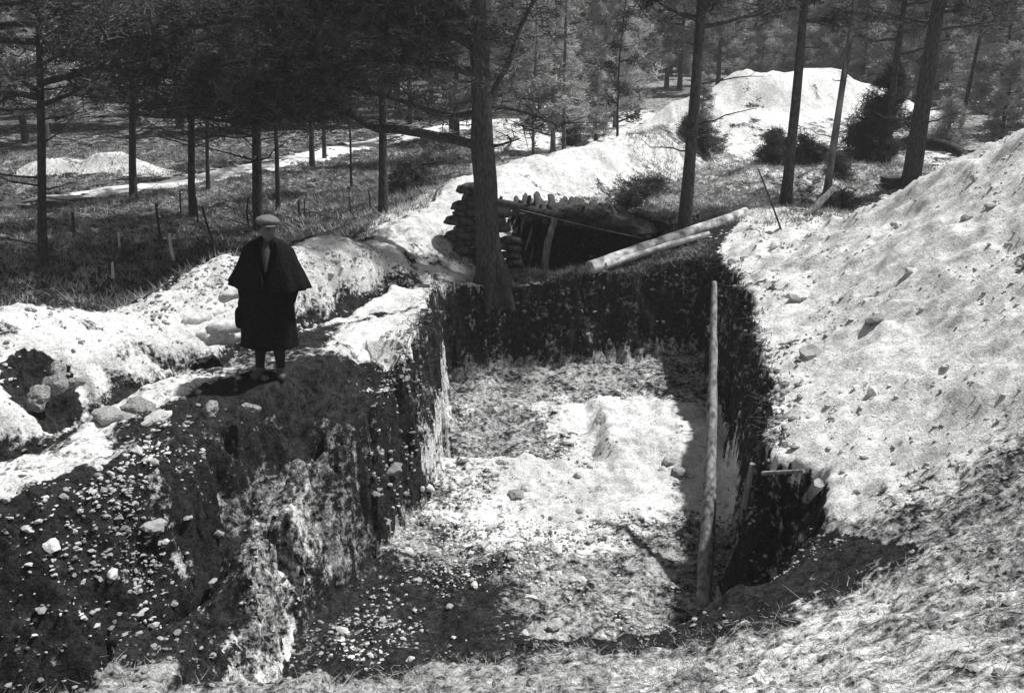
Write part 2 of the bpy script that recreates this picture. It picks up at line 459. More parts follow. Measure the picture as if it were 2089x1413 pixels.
# pit floor
pitfl = sst(.75, 1.0, kp) * (x > -1.9)
c_floor = np.clip(.80 + .25 * fbm(x, y, 1.4, 3, 140) - .9 * hol * (1 - sst(-.2, 1.3, x)) - .72 * (1 - sst(7.9, 9.9, y)) - 1.0 * sst(12.6, 14.2, y + .5 * fbm(x, y, 1.2, 3, 39)) * (1 - .4 * sst(0, 2, x)) - .6 * sst(1.0, 2.0, x) * (1 - sst(8.6, 10.3, y)) - .45 * (1 - sst(-1.3, -.2, x + .1 * (y - 9))) * (1 - sst(12, 13, y)), -.1, 1)  # shade of the sunken corner is put into the floor colour
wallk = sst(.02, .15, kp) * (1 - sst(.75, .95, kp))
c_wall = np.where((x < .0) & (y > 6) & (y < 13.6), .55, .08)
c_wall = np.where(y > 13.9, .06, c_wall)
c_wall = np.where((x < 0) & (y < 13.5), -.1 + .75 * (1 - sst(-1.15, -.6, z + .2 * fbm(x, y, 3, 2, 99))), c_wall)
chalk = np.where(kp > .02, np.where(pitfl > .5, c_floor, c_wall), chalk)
slopeL = (kh > .0)
ridge = (rk > .25) & (kh < .02) & (kp < .9) & (y < 10.2) & (y > 5.6)
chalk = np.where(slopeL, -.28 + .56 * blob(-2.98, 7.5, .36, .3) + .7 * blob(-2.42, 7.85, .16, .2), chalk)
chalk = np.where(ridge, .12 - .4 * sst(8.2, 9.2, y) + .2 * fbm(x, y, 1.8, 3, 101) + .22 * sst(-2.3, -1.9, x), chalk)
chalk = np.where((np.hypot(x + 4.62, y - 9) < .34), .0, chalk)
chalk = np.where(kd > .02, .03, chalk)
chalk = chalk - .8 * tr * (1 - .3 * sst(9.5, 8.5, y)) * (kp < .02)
# litter and grass
lit = np.maximum(lit, .52 * sst(17.0, 18.5, y) * sst(2.5, 3.5, x))
lit = np.maximum(lit, .55 * sst(17.5, 20, y))
leftw = (x < side - .1)
lit = np.where(leftw, .08 + .30 * sst(.8, 7, dC), lit)
lit = np.maximum(lit, .66 * (1 - sst(5.0, 5.6, y)))
chalk = np.maximum(chalk, .40 * (1 - sst(5.0, 5.8, y)) * sst(-1.5, 1.5, x))
lit = np.maximum(lit, .55 * (right * (1 - sst(6, 7.5, y)) > 0) )
lit = np.where(kp > .02, np.where(pitfl > .5, .55, .25), lit)
gb = (pitfl > .5) & (kd < .01) 
grav = sst(.3, -.3, x - .1 * (8 - y)) * (1 - sst(8.2, 9.2, y))
chalk = np.where(gb, chalk - .8 * grav, chalk); lit = np.where(gb, lit - .4 * grav, lit)
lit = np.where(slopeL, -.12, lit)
lit = np.where(ridge, .12 + .42 * sst(-2.45, -2.0, x) - .6 * sst(8.4, 9.3, y) + .3 * fbm(x, y, 2.2, 3, 102), lit)
lit = np.where((kp < .02) & (np.abs(x + 2.2) < 1.6) & (y > 8) & (y < 10.4), .45, lit)
lit = np.where(kd > .02, 0, lit)
be, _ = line_dist(x, y, [(-3.2, 8.2), (-2.6, 8.9), (-1.7, 9.75), (-1.3, 9.9)])
chalk = chalk * sst(.15, .55, be + 9 * (kp > .3))
lit = np.where((be < .5) & (kp < .3), -.1 + .9 * be, lit)
marks = sst(-.02, .3, fbm(x * .6, y * 1.3, 2.6, 4, 95)) * sst(-.1, .25, fbm(x, y, .8, 2, 96))
lit = np.where((chalk > .8) & (kp < .02), .5, lit)
chalk = chalk - .6 * marks * (chalk > .8) * (kp < .02)
chalk += .25 * np.clip(fbm(x, y, .8, 3, 91), -1, 1) * (chalk < .9)

V = np.stack([xx, yy, z], 1)
ny_, nx_ = X.shape
idx = np.arange(nx_ * ny_).reshape(ny_, nx_)
F = np.stack([idx[:-1, :-1], idx[:-1, 1:], idx[1:, 1:], idx[1:, :-1]], -1).reshape(-1, 4)
mb = MB(); mb.add(V, F)
ground = mb.build("ground", M_GROUND)
tag(ground, kind="structure")
for nme, arr in (("chalk", chalk), ("litter", lit)):
    at = ground.data.attributes.new(nme, 'FLOAT', 'POINT')
    at.data.foreach_set("value", arr.astype(np.float32))

# ------------------------------------------------------------------ the road through the wood, a thin sheet over the ground
def strip(name, pts, w0, w1, mt, lift=.03, n=90):
    p = interp_path([(a, b, 0) for a, b in pts], n)
    T = np.gradient(p, axis=0); T /= np.linalg.norm(T, axis=1)[:, None]
    Nn = np.stack([-T[:, 1], T[:, 0]], 1)
    k = 9; s = np.linspace(-1, 1, k)
    wd = np.linspace(w0, w1, n)
    xv = p[:, 0][:, None] + Nn[:, 0][:, None] * s * wd[:, None] * (1 + .18 * fbm(p[:, 0], p[:, 1], 1.2, 2, 5))[:, None]
    yv = p[:, 1][:, None] + Nn[:, 1][:, None] * s * wd[:, None]
    zv = height(xv.ravel(), yv.ravel()).reshape(xv.shape) + lift - .05 * np.abs(s) ** 4
    idx = np.arange(n * k).reshape(n, k)
    F = np.stack([idx[:-1, :-1], idx[:-1, 1:], idx[1:, 1:], idx[1:, :-1]], -1).reshape(-1, 4)
    m_ = MB(); m_.add(np.stack([xv.ravel(), yv.ravel(), zv.ravel()], 1), F)
    return tag(m_.build(name, mt), kind="structure")
strip("road", [(-22, 15.2), (-14, 18.6), (-10.2, 21.3), (-6.8, 25.6), (-4.6, 30.5), (-2, 36), (2, 46)], .5, .9, M_ROAD)

rng = np.random.default_rng(7)
random.seed(7)

# ------------------------------------------------------------------ trees
def needles(cent, L, Wd, nb, rng, flat=.6):
    """nb thin blades round every centre -> vertices, faces"""
    n = len(cent)
    d = rng.normal(size=(n, nb, 3)); d[..., 2] = d[..., 2] * flat + .15
    d /= np.linalg.norm(d, axis=-1)[..., None]
    side = np.cross(d, rng.normal(size=(n, nb, 3))); side /= np.linalg.norm(side, axis=-1)[..., None]
    ln = L * rng.uniform(.6, 1.2, (n, nb, 1))
    c = cent[:, None, :] + rng.normal(size=(n, nb, 3)) * L * .25
    a = c + side * Wd / 2; b = c - side * Wd / 2; t = c + d * ln
    return np.stack([a, b, t], 2).reshape(-1, 3), np.arange(n * nb * 3).reshape(-1, 3)

def crown_and_limbs(trunk_pts, trunk_r, h0, R, nlimb, ntuft, L, Wd, nb, rng, limbs_mb, dead=0, h_dead=1.2, top=None):
    """limbs are tubes in limbs_mb; returns needle mesh builder"""
    tp = np.asarray(trunk_pts); hmax = tp[-1, 2]
    cent = []
    def at(h):
        return np.array([np.interp(h, tp[:, 2], tp[:, i]) for i in range(3)])
    for i in range(nlimb + dead):
        isdead = i >= nlimb
        if isdead:
            h = rng.uniform(min(h_dead, h0 * .6), h0 + .5)
        else:
            h = h0 + (hmax - h0) * ((i + rng.uniform(0, 1)) / nlimb) ** 1.15
        f = (h - h0) / max(hmax - h0, .1)
        az = i * 2.4 + rng.uniform(-.5, .5)
        ln = (R * (1 - .75 * max(f, 0)) * rng.uniform(.6, 1.15)) if not isdead else R * rng.uniform(.25, .6)
        base = at(h)
        out = np.array((math.cos(az), math.sin(az), 0))
        lift = rng.uniform(-.12, .25)
        k = 6
        s = np.linspace(0, 1, k)
        pts = base + out * (s[:, None] * ln) + np.array((0, 0, 1)) * ((lift * s + .18 * s * s)[:, None] * ln) + rng.normal(size=(k, 3)) * .04 * ln * s[:, None]
        r0 = (.018 + .016 * ln) * (.55 if isdead else 1)
        tube(limbs_mb, pts, np.linspace(r0, .005, k), 4 if ln < 1 else 5, cap=False)
        for j in range(3 if isdead else 4):       # twigs
            q = rng.uniform(.3, .95); p0 = base + (pts[min(int(q * (k - 1)), k - 2)] - base)
            tw = out * rng.uniform(.1, .5) + np.cross(out, (0, 0, 1)) * rng.uniform(-.6, .6) + np.array((0, 0, rng.uniform(-.2, .35)))
            e = p0 + tw * ln * .5
            tube(limbs_mb, [p0, (p0 + e) / 2 + rng.normal(size=3) * .03, e], [r0 * .35, r0 * .25, .003], 3, cap=False)
            if not isdead:
                for q2 in (.45, .75, 1.0):
                    if rng.uniform() < .25: continue
                    m = max(2, ntuft // 9)
                    cc = p0 + (e - p0) * q2
                    cent.append(cc + rng.normal(size=(m, 3)) * np.array((.09, .09, .05)) * (.6 + ln * .2))
        if not isdead:
            for q2 in np.arange(.35, 1.05, .11 if ln > 1 else .2):
                if rng.uniform() < .35: continue
                m = max(2, int(ntuft * .10))
                c = np.array([np.interp(q2, s, pts[:, i2]) for i2 in range(3)])
                cent.append(c + rng.normal(size=3) * np.array((.16, .16, .07)) + rng.normal(size=(m, 3)) * np.array((.08, .08, .05)))
    nm = MB()
    cent = np.concatenate(cent)
    v, f = needles(cent, L, Wd, nb, rng)
    nm.add(v, f)
    return nm

def trunk_curve(hh, lean, wob, rng, m=14):
    s = np.linspace(0, 1, m)
    p = np.zeros((m, 3)); p[:, 2] = s * hh
    p[:, 0] = lean[0] * s * hh + wob * np.sin(s * 5 + rng.uniform(0, 6)) * s
    p[:, 1] = lean[1] * s * hh + wob * np.sin(s * 4 + rng.uniform(0, 6)) * s
    p[:, 0] -= p[0, 0]; p[:, 1] -= p[0, 1]
    return p

def make_tree(name, loc, d, hh=8.5, lean=(0, 0), h0=2.6, R=1.8, nlimb=26, ntuft=26, L=.19, Wd=.032, nb=6, dead=8, seed=1, bark=None, needle=None, wob=.08, n=10):
    rg = np.random.default_rng(seed)
    root = empty(name, loc)
    pts = trunk_curve(hh, lean, wob, rg)
    pts[0, 2] = -.25
    s = np.linspace(0, 1, len(pts))
    rad = d / 2 * (1 - .8 * s ** 1.1) * (1 + .35 * np.exp(-s * 26))
    tm = MB(); tube(tm, pts, rad, n, .16, seed)
    nm = crown_and_limbs(pts, rad, h0, R, nlimb, ntuft, L, Wd, nb, rg, tm, dead)
    tm.build("trunk", bark or M_BARK, root)
    nm.build("crown", needle or M_NEEDLE, root, smooth=False)
    return root
def copy_thing(root, loc, rz, sc, label=None, group=None):
    r = root.copy(); COL.objects.link(r); r.location = loc; r.rotation_euler = (0, 0, rz); r.scale = (sc, sc, sc)
    for ch in root.children:
        c = ch.copy(); COL.objects.link(c); c.parent = r
    if label: r["label"] = label
    if group: r["group"] = group
    return r

# -- trees that the photograph shows one by one: base pixel, base z guess, base width in px, lean, options
def base_at(px, py):
    p = PZ(px, py, 0.0)
    for _ in range(12):
        p = PZ(px, py, H(p[0], p[1]))
    return p
GT = "pines standing in the wood"
def photo_tree(px, py, wpx, lean, label, name="pine_tree", **kw):
    p = base_at(px, py)
    t = np.dot(p - EYE, _f)
    d = wpx / FPX * t
    r = make_tree(name, tuple(p), d, lean=lean, **kw)
    return tag(r, label, "tree")

photo_tree(86, 545, 18, (0.137, 0), "dark pine trunk at the far left edge, behind the chalk bank", h0=2.5, R=2.4, nlimb=36, ntuft=37, seed=11, hh=8)
photo_tree(270, 396, 14, (0.111, 0), "pine with bare trunk between the far white heap and the road", h0=1.9, R=2.2, nlimb=34, ntuft=28, seed=12)
photo_tree(392, 442, 14, (0.093, 0), "pine with broken side branches, on the near side of the road left of the man", h0=2.0, R=2.0, nlimb=34, ntuft=28, dead=16, seed=13)
photo_tree(424, 388, 8, (0.089, 0), "slender leaning pine close behind the branchy one left of the man", h0=2.6, R=1.3, nlimb=18, ntuft=14, seed=14, wob=.2)
photo_tree(526, 470, 20, (0.074, 0), "straight pine rising directly behind the left shoulder side of the caped man", h0=2.1, R=2.2, nlimb=34, ntuft=27, dead=14, seed=15)
photo_tree(567, 428, 9, (0.068, 0), "thin crooked pine just right of the straight one behind the man", h0=2.4, R=1.3, nlimb=20, ntuft=16, seed=16, wob=.16)
photo_tree(636, 338, 10, (0.058, 0), "thin pine beyond the road, left one of a close pair", h0=2.1, R=1.7, nlimb=24, ntuft=18, seed=17)
photo_tree(661, 322, 8, (0.055, 0), "thin pine beyond the road, right one of a close pair", h0=2.3, R=1.6, nlimb=22, ntuft=18, seed=18)
photo_tree(716, 384, 5, (0.047, 0), "very thin leaning sapling between the road and the chalk bank", h0=1.8, R=.9, nlimb=14, ntuft=9, seed=19, hh=5, wob=.12)
photo_tree(781, 452, 18, (0.038, 0), "pine standing on the crest of the left bank, wrapped in hanging twigs", h0=3.3, R=1.5, nlimb=24, ntuft=24, dead=30, seed=20)
photo_tree(1088, 352, 7, (0, 0), "thin grey sapling at the left end of the far chalk heap", h0=1.3, R=.9, nlimb=14, ntuft=18, seed=21, hh=5, bark=M_BARK_FAR, needle=M_NEEDLE_HAZED)
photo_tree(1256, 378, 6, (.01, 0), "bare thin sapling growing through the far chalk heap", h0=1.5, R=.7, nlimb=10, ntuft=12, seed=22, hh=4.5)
photo_tree(1150, 318, 8, (0, 0), "grey pine with a bushy foot behind the far chalk heap", h0=.9, R=1.2, nlimb=24, ntuft=24, seed=23, bark=M_BARK_FAR, needle=M_NEEDLE_HAZED)
photo_tree(1395, 470, 25, (.03, 0), "tall dark pine behind the right end of the stripped log", h0=3.3, R=1.9, nlimb=28, ntuft=32, dead=8, seed=24)
photo_tree(1601, 425, 22, (.012, 0), "clean straight pine standing in front of the bright far hillside", h0=3.4, R=1.8, nlimb=26, ntuft=30, dead=4, seed=25)
photo_tree(1850, 415, 38, (.045, 0), "thickest pine on the right, leaning over the box at its foot", h0=3.4, R=2.0, nlimb=28, ntuft=34, dead=6, seed=26)
photo_tree(1806, 335, 16, (0, 0), "dark pine rising behind the dense young fir on the right", h0=2.6, R=1.6, nlimb=24, ntuft=28, dead=6, seed=27)
photo_tree(1952, 300, 9, (.07, 0), "slim pine leaning right at the right edge of the wood", h0=3.0, R=1.2, nlimb=18, ntuft=24, dead=4, seed=28)
photo_tree(1682, 420, 15, (.045, 0), "pale peeled trunk leaning right beside the broken board", name="bare_tree", h0=3.4, R=1.0, nlimb=10, ntuft=8, dead=6, seed=29, bark=M_BARK_FAR, wob=.05)

# -- the big pine on the lip of the pit, its boughs each a part
bp_ = base_at(1003, 592)
bp_ = np.array((-.32, 15.05, H(-.32, 15.05)))
big = empty("pine_tree", tuple(bp_))
tag(big, "largest pine, with forked trunk and long boughs, on the far lip of the pit", "tree")
def loc(px, py, yy_):     # a point of the tree given in the tree's own frame
    return PY(px, py, yy_) - bp_
tp = [loc(1003, 620, 15.05), loc(1004, 590, 15.05), loc(1000, 540, 15.07), loc(993, 450, 15.1), loc(990, 370, 15.1), loc(984, 290, 15.1), loc(983, 200, 15.1), loc(979, 120, 15.1), loc(976, 40, 15.1)]
tp += [tp[-1] + np.array((-.02, .05, 1.2)), tp[-1] + np.array((.1, .1, 2.6)), tp[-1] + np.array((.0, .1, 4.6))]
tpi = interp_path(tp, 44)
prad = np.interp(np.linspace(0, 1, 44), [0, .09, .16, .3, .5, .62, .75, 1], [.34, .29, .235, .175, .165, .15, .12, .03])
tm = MB(); tube(tm, tpi, prad, 22, .2, 3)
for a in (-2.6, -1.7, -.7, .3, 1.2, 2.4):       # root flare
    e = np.array((math.cos(a), math.sin(a), 0))
    tube(tm, [np.array((0, 0, .55)) + e * .1, np.array((0, 0, .2)) + e * .2, np.array((0, 0, -.05)) + e * .32, np.array((0, 0, -.3)) + e * .45], [.07, .1, .08, .04], 8, .2, 9)
rg = np.random.default_rng(40)
nm = crown_and_limbs(tpi, prad, 5.0, 1.4, 16, 16, .19, .03, 6, rg, tm, 0)
tm.build("trunk", M_BARK, big); nm.build("crown", M_NEEDLE, big, smooth=False)
def bough(pts, r0, r1, seed, twigs=10, tuft=26, spread=.5, L=.17):
    rg = np.random.default_rng(seed)
    p = interp_path([loc(q[0], q[1], 15.05 + (15.05 - q[2]) * .8 if q[0] < 975 else q[2]) for q in pts], 22)
    bm_ = MB(); tube(bm_, p, np.linspace(r0, r1, 22), 9, .22, seed)
    cent = []
    for i in range(twigs):
        q = rg.uniform(.5 if seed == 1 else .18, 1); b0 = p[min(int(q * 21), 21)]
        e = b0 + np.array((rg.uniform(-.8, .2), rg.uniform(-.7, .7), rg.uniform(-.12, .5))) * spread * rg.uniform(.7, 1.7)
        mid = (b0 + e) / 2 + rg.normal(size=3) * .07
        rr = r0 * (.34 - .1 * q)
        tube(bm_, interp_path([b0, mid, e], 7), np.linspace(rr, .006, 7), 5, .1, i, cap=False)
        for j in range(4):
            g = mid + (e - mid) * rg.uniform(0, 1); e2 = g + rg.normal(size=3) * np.array((.25, .25, .14))
            tube(bm_, [g, e2], [.009, .004], 3, cap=False)
            if tuft:
                m = tuft // 3
                cent.append(g + (e2 - g) * rg.uniform(.2, 1.3, (m, 1)) + rg.normal(size=(m, 3)) * np.array((.16, .2, .09)))
    o = bm_.build("bough", M_BARK, big)
    if tuft:
        nm = MB(); nm.add(*needles(np.concatenate(cent), L, .026, 5, rg)); nm.build("needles", M_NEEDLE, o, smooth=False)
bough([(988, 305, 15.0), (950, 290, 14.8), (880, 276, 14.4), (815, 265, 14.1), (765, 262, 13.9), (715, 232, 13.6), (690, 232, 13.5), (640, 245, 13.3), (575, 238, 13.1), (520, 240, 12.9)], .085, .03, 1, 15, 12, .6)
bough([(715, 232, 13.6), (660, 215, 13.6), (600, 205, 13.5), (540, 225, 13.4), (470, 215, 13.3), (380, 210, 13.2), (300, 225, 13.1)], .07, .02, 2, 30, 20, .8)
bough([(575, 240, 13.1), (510, 252, 13.0), (450, 246, 12.9), (390, 238, 12.8), (330, 240, 12.7), (270, 232, 12.6)], .04, .012, 3, 14, 12, .5)
bough([(990, 175, 15.1), (960, 148, 14.9), (880, 132, 14.6), (790, 122, 14.2), (700, 130, 13.9), (600, 118, 13.6), (480, 128, 13.3), (380, 150, 13.1)], .075, .025, 4, 34, 22, .9)
bough([(985, 225, 15.0), (930, 235, 14.5), (850, 215, 14.0), (760, 190, 13.8), (690, 175, 13.6), (560, 168, 13.4), (430, 175, 13.2), (300, 172, 13.1)], .05, .015, 5, 36, 20, .8)
bough([(985, 215, 15.1), (1010, 175, 15.2), (1035, 135, 15.3), (1060, 60, 15.4), (1090, 0, 15.5)], .045, .03, 6, 8, 20, .6)
bough([(1000, 300, 15.1), (1030, 293, 15.2), (1062, 282, 15.3)], .03, .008, 7, 3, 0, .25)
bough([(990, 215, 15.1), (1040, 222, 15.3), (1100, 240, 15.5), (1150, 262, 15.7)], .028, .006, 8, 6, 5, .4)
bough([(975, 100, 15.1), (900, 60, 14.8), (780, 40, 14.4), (640, 50, 14.1), (480, 40, 13.8), (330, 70, 13.5), (200, 90, 13.3)], .09, .025, 9, 50, 50, 1.0)
bough([(975, 70, 15.1), (900, 0, 15.0), (780, -60, 14.8), (600, -70, 14.6)], .08, .03, 10, 30, 40, 1.0)

# -- pines that stand farther off, copies of a few kinds
protos = []
for i, (h0, R, nl, nt, hh) in enumerate(((.7, 1.8, 40, 40, 6.5), (1.4, 2.0, 38, 40, 7.5), (2.2, 2.1, 34, 38, 8.5), (.3, 1.3, 36, 34, 4.5))):
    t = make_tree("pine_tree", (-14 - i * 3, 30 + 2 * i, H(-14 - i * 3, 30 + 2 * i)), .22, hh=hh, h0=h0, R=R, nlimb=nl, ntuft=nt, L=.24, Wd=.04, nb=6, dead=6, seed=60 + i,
                  bark=M_BARK_FAR if i == 0 else M_BARK, needle=M_NEEDLE_HAZED if i in (0, 3) else M_NEEDLE_HAZED_MID, n=7)
    protos.append(t)
KL = ["young pine with branches almost to the ground, in the far thicket", "middle sized pine in the wood beyond the road", "tall bare stemmed pine in the wood beyond the road", "small bushy pine at the foot of the far wood"]
GK = ["young pines of the far thicket", "middle sized pines beyond the road", "tall pines beyond the road", "small bushy pines under the far wood"]
for t, l, g in zip(protos, KL, GK): tag(t, l, "tree", g)
placed = []
rg = np.random.default_rng(5)
def try_place(xa, ya, kind, sc, mind):
    for (a, b) in placed:
        if (a - xa) ** 2 + (b - ya) ** 2 < mind ** 2: return
    placed.append((xa, ya))
    copy_thing(protos[kind], (xa, ya, H(xa, ya) - .05), rg.uniform(0, 6.28), sc)
for _ in range(150):            # left wood beyond the road
    ya = 30 + 34 * rg.uniform(0, 1) ** .7; xa = rg.uniform(-.62, -.02) * ya
    dr, _v = line_dist(np.array([xa]), np.array([ya]), [(-14, 19), (-9.9, 20.9), (-6.5, 24.4), (-4.4, 29), (-1.5, 37), (2, 48)])
    if dr[0] < 1.3: continue
    try_place(xa, ya, int(rg.choice([1, 2, 2, 0])) if ya > 42 else 2, rg.uniform(.8, 1.2), 2.3)
for _ in range(160):            # thicket straight ahead and right
    ya = rg.uniform(38, 66); xa = rg.uniform(-.04, .62) * ya
    if 5.5 < xa < 16 and ya < 50: continue
    try_place(xa, ya, int(rg.choice([0, 0, 3, 1])), rg.uniform(.8, 1.25), 1.9)
for (xa, ya, k, sc) in ((2.6, 31, 3, .5), (5.2, 27.5, 3, .45), (1.2, 29, 0, .7), (3.6, 35, 0, .7), (-1.5, 27, 1, .8), (14.5, 30, 0, .9), (16.5, 27, 1, 1), (13, 26.5, 3, .6), (18, 33, 0, 1)):
    try_place(xa, ya, k, sc, .5)

# -- the wood far behind, one mass
wm = MB(); wt = MB(); rg = np.random.default_rng(77)
cents = []
for _ in range(620):
    ya = rg.uniform(66, 150); xa = rg.uniform(-.75, .75) * ya
    h = rg.uniform(7, 11); zb = 5 * float(sst(45, 160, ya))
    tube(wt, [(xa, ya, zb - .3), (xa, ya, zb + h)], [.14, .03], 4, cap=False)
    m = 240
    tz = rg.uniform(0, 1, m); rr = 2.3 * (1 - tz * .8) * np.sqrt(rg.uniform(0, 1, m)); an = rg.uniform(0, 6.28, m)
    cents.append(np.stack([xa + rr * np.cos(an), ya + rr * np.sin(an), zb + .8 + tz * h], 1))
wm.add(*needles(np.concatenate(cents), .75, .3, 3, rg))
wood = wm.build("far_wood", M_NEEDLE_HAZED, smooth=False)
tag(wood, "grey mass of pine crowns closing the view behind everything", "wood", kind="stuff")
tag(wt.build("far_trunks", M_BARK_FAR), "thin grey stems of the distant wood", "wood", kind="stuff")

# -- bushes and young firs
def bush(px, py, r, h, label, name="young_fir", dens=900, needle=None, L=.16, seed=1, group=None):
    p = base_at(px, py); rg = np.random.default_rng(seed)
    root = empty(name, tuple(p)); tag(root, label, "bush", group)
    lm = MB(); cent = []
    lob = rg.uniform(.45, 1.25, 7)
    for i in range(int(10 + h * 12)):
        q = rg.uniform(0, 1) ** 1.2; az = rg.uniform(0, 6.28); ln = r * (1.05 - q * .8) * rg.uniform(.7, 1.15) * lob[int(az / 6.2832 * 6.999)]
        b0 = np.array((0, 0, .05 + q * h * .9)); e = b0 + np.array((math.cos(az) * ln, math.sin(az) * ln, ln * rg.uniform(0, .5)))
        tube(lm, [b0, (b0 + e) / 2 + rg.normal(size=3) * .03, e], [.014, .01, .004], 4, cap=False)
        m = dens // int(10 + h * 12)
        cent.append(b0 + (e - b0) * rg.uniform(.25, 1.1, (m, 1)) + rg.normal(size=(m, 3)) * np.array((.09, .09, .05)))
    tube(lm, [(0, 0, -.1), (.02, 0, h * .5), (0, .02, h)], [.05, .03, .01], 6)
    lm.build("stem", M_BARK, root)
    nm = MB(); nm.add(*needles(np.concatenate(cent), L, .018, 9, rg)); nm.build("foliage", needle or M_NEEDLE, root, smooth=False)
bush(1795, 335, 1.1, 2.5, "dense young fir in front of the bright hillside, left of the thickest pine", dens=2600, seed=3)
bush(1755, 330, .6, 1.0, "low dark fir at the left foot of the dense young fir", dens=900, seed=31)
bush(1412, 325, .7, 1.0, "dark juniper bush behind the tall pine at the end of the log", name="juniper_bush", dens=1300, seed=4)
bush(1575, 335, .55, .75, "round bush left of the clean straight pine", name="juniper_bush", dens=900, seed=5)
bush(1640, 350, .7, .8, "wide ragged bush right of the clean straight pine", name="juniper_bush", dens=900, seed=6)
bush(1705, 395, .35, .8, "spiky sapling beside the pale peeled trunk", name="juniper_bush", dens=420, seed=7)
bush(1715, 430, .3, .3, "low spiky tuft at the foot of the pale peeled trunk", name="grass_tuft", dens=300, seed=8)
bush(1290, 420, .45, .22, "dark heather clump on the far side of the dugout", name="heather_clump", dens=260, seed=9)
bush(1320, 395, .5, .2, "heather clump beside the far footpath", name="heather_clump", dens=240, seed=10)
bush(1165, 300, .4, .7, "dark round bush behind the crest of the far chalk heap", name="juniper_bush", dens=600, seed=12)
bush(830, 385, .6, .6, "ragged bush left of the largest pine, under its lowest bough", name="juniper_bush", dens=500, seed=13)
bush(900, 335, .8, .8, "loose scrub between the pine on the crest and the largest pine", name="juniper_bush", dens=700, seed=15, needle=M_NEEDLE_HAZED)
bush(1930, 300, .6, 1.2, "thin leafy bush between the two right-hand pines", name="juniper_bush", dens=500, seed=16, needle=M_NEEDLE_HAZED)

# ------------------------------------------------------------------ poles, logs, stakes
def pole(name, a, b, r0, r1, mt, label, cat, group=None, bend=.0, seed=0, n=10, rough=.12):
    a, b = np.array(a, float), np.array(b, float)
    root = a
    s = np.linspace(0, 1, 14)
    L_ = np.linalg.norm(b - a)
    rg = np.random.default_rng(seed + 100)
    off = rg.normal(size=3); off[2] *= .3
    p = (b - a) * s[:, None] + off * (np.sin(s * math.pi) * bend * L_)[:, None]
    m_ = MB(); tube(m_, p, np.linspace(r0, r1, 14), n, rough, seed)
    o = m_.build(name, mt); o.location = a
    return tag(o, label, cat, group)

pa, pb = PY(1204, 566, 15.25), PY(1520, 448, 17.4)
lift_ = max(H(*(pa + (pb - pa) * t_)[:2]) + .03 - (pa + (pb - pa) * t_)[2] for t_ in np.linspace(.02, .9, 30))
pa[2] += min(max(lift_, 0), .25); pb[2] += min(max(lift_, 0), .12); print('LIFT', lift_)
pole("stripped_log", pa, pb, .125, .10, M_LOG, "long pale stripped log lying on the far lip of the pit, pointing right", "log", bend=.012, seed=1, n=14, rough=.2)
ga, gb_ = (1.5, 15.28), (3.25, 15.95)
pole("thin_pole", (ga[0], ga[1], H(*ga) + .07), (gb_[0], gb_[1], H(*gb_) + .1), .06, .045, M_LOG, "thinner pale pole lying just in front of the long stripped log", "pole", bend=.015, seed=2)
pole("branch", PY(1215, 552, 15.5), PY(1400, 500, 16.4), .03, .018, M_DARKWOOD, "dark straight branch between the pale log and the thinner pole", "branch", bend=.03, seed=3)
fb = np.array((1.79, 7.95)); fz = H(*fb)
pole("leaning_post", (fb[0], fb[1], PY(1438, 1258, 7.95)[2]), PY(1457, 575, 10.3), .082, .03, M_POST, "tall pale wooden post leaning back along the right wall of the pit", "post", bend=.012, seed=4, n=7, rough=.3)
pole("post_stub", PY(868, 642, 13.3), PY(866, 582, 13.3), .085, .075, M_DARKWOOD, "short dark post stub at the far left corner of the pit", "post", seed=5)
pole("thin_stick", PY(1608, 512, 15.6), PY(1547, 345, 16.6), .02, .014, M_DARKWOOD, "thin dark stick leaning left on the chalk, right of the log", "stick", bend=.01, seed=6, n=6)
q = base_at(1636, 446)
pole("broken_board", q + np.array((0, 0, -.05)), PY(1700, 385, q[1] + .2), .09, .06, M_POST, "broken grey board leaning against the pale peeled trunk", "board", seed=7, n=4)
q = base_at(1880, 330)
pole("fallen_log", PY(1870, 290, 21), PY(1975, 326, 18.5), .13, .08, M_DARKWOOD, "dark fallen log sloping down beside the slim leaning pine", "log", bend=.03, seed=8)
pole("tree_stump", base_at(1940, 362) - np.array((0, 0, .1)), base_at(1940, 362) + np.array((0, 0, .32)), .17, .14, M_DARKWOOD, "dark round stump under the fallen log at the right", "stump", seed=9)
pole("forked_branch", base_at(800, 368) + np.array((0, 0, .1)), PY(905, 330, 20.5), .05, .02, M_DARKWOOD, "dark fallen branch resting on the ground behind the pine on the crest", "branch", bend=.06, seed=10)
pole("wooden_beam_end", PY(1645, 1020, 6.95), PY(1672, 985, 6.8), .035, .045, M_POST, "pale timber end poking out of the hollow in the right bank", "timber", seed=11, n=6, rough=.4)
pole("buried_beam", PY(1555, 965, 7.3), PY(1640, 960, 7.05), .018, .014, M_POST, "thin grey timber across the top of the hollow in the right bank", "timber", seed=12, n=6)
pole("upright_plank", PY(1518, 1035, 7.75), PY(1535, 945, 7.7), .03, .025, M_POST, "pale upright plank at the broken end of the right pit wall", "timber", seed=13, n=5)
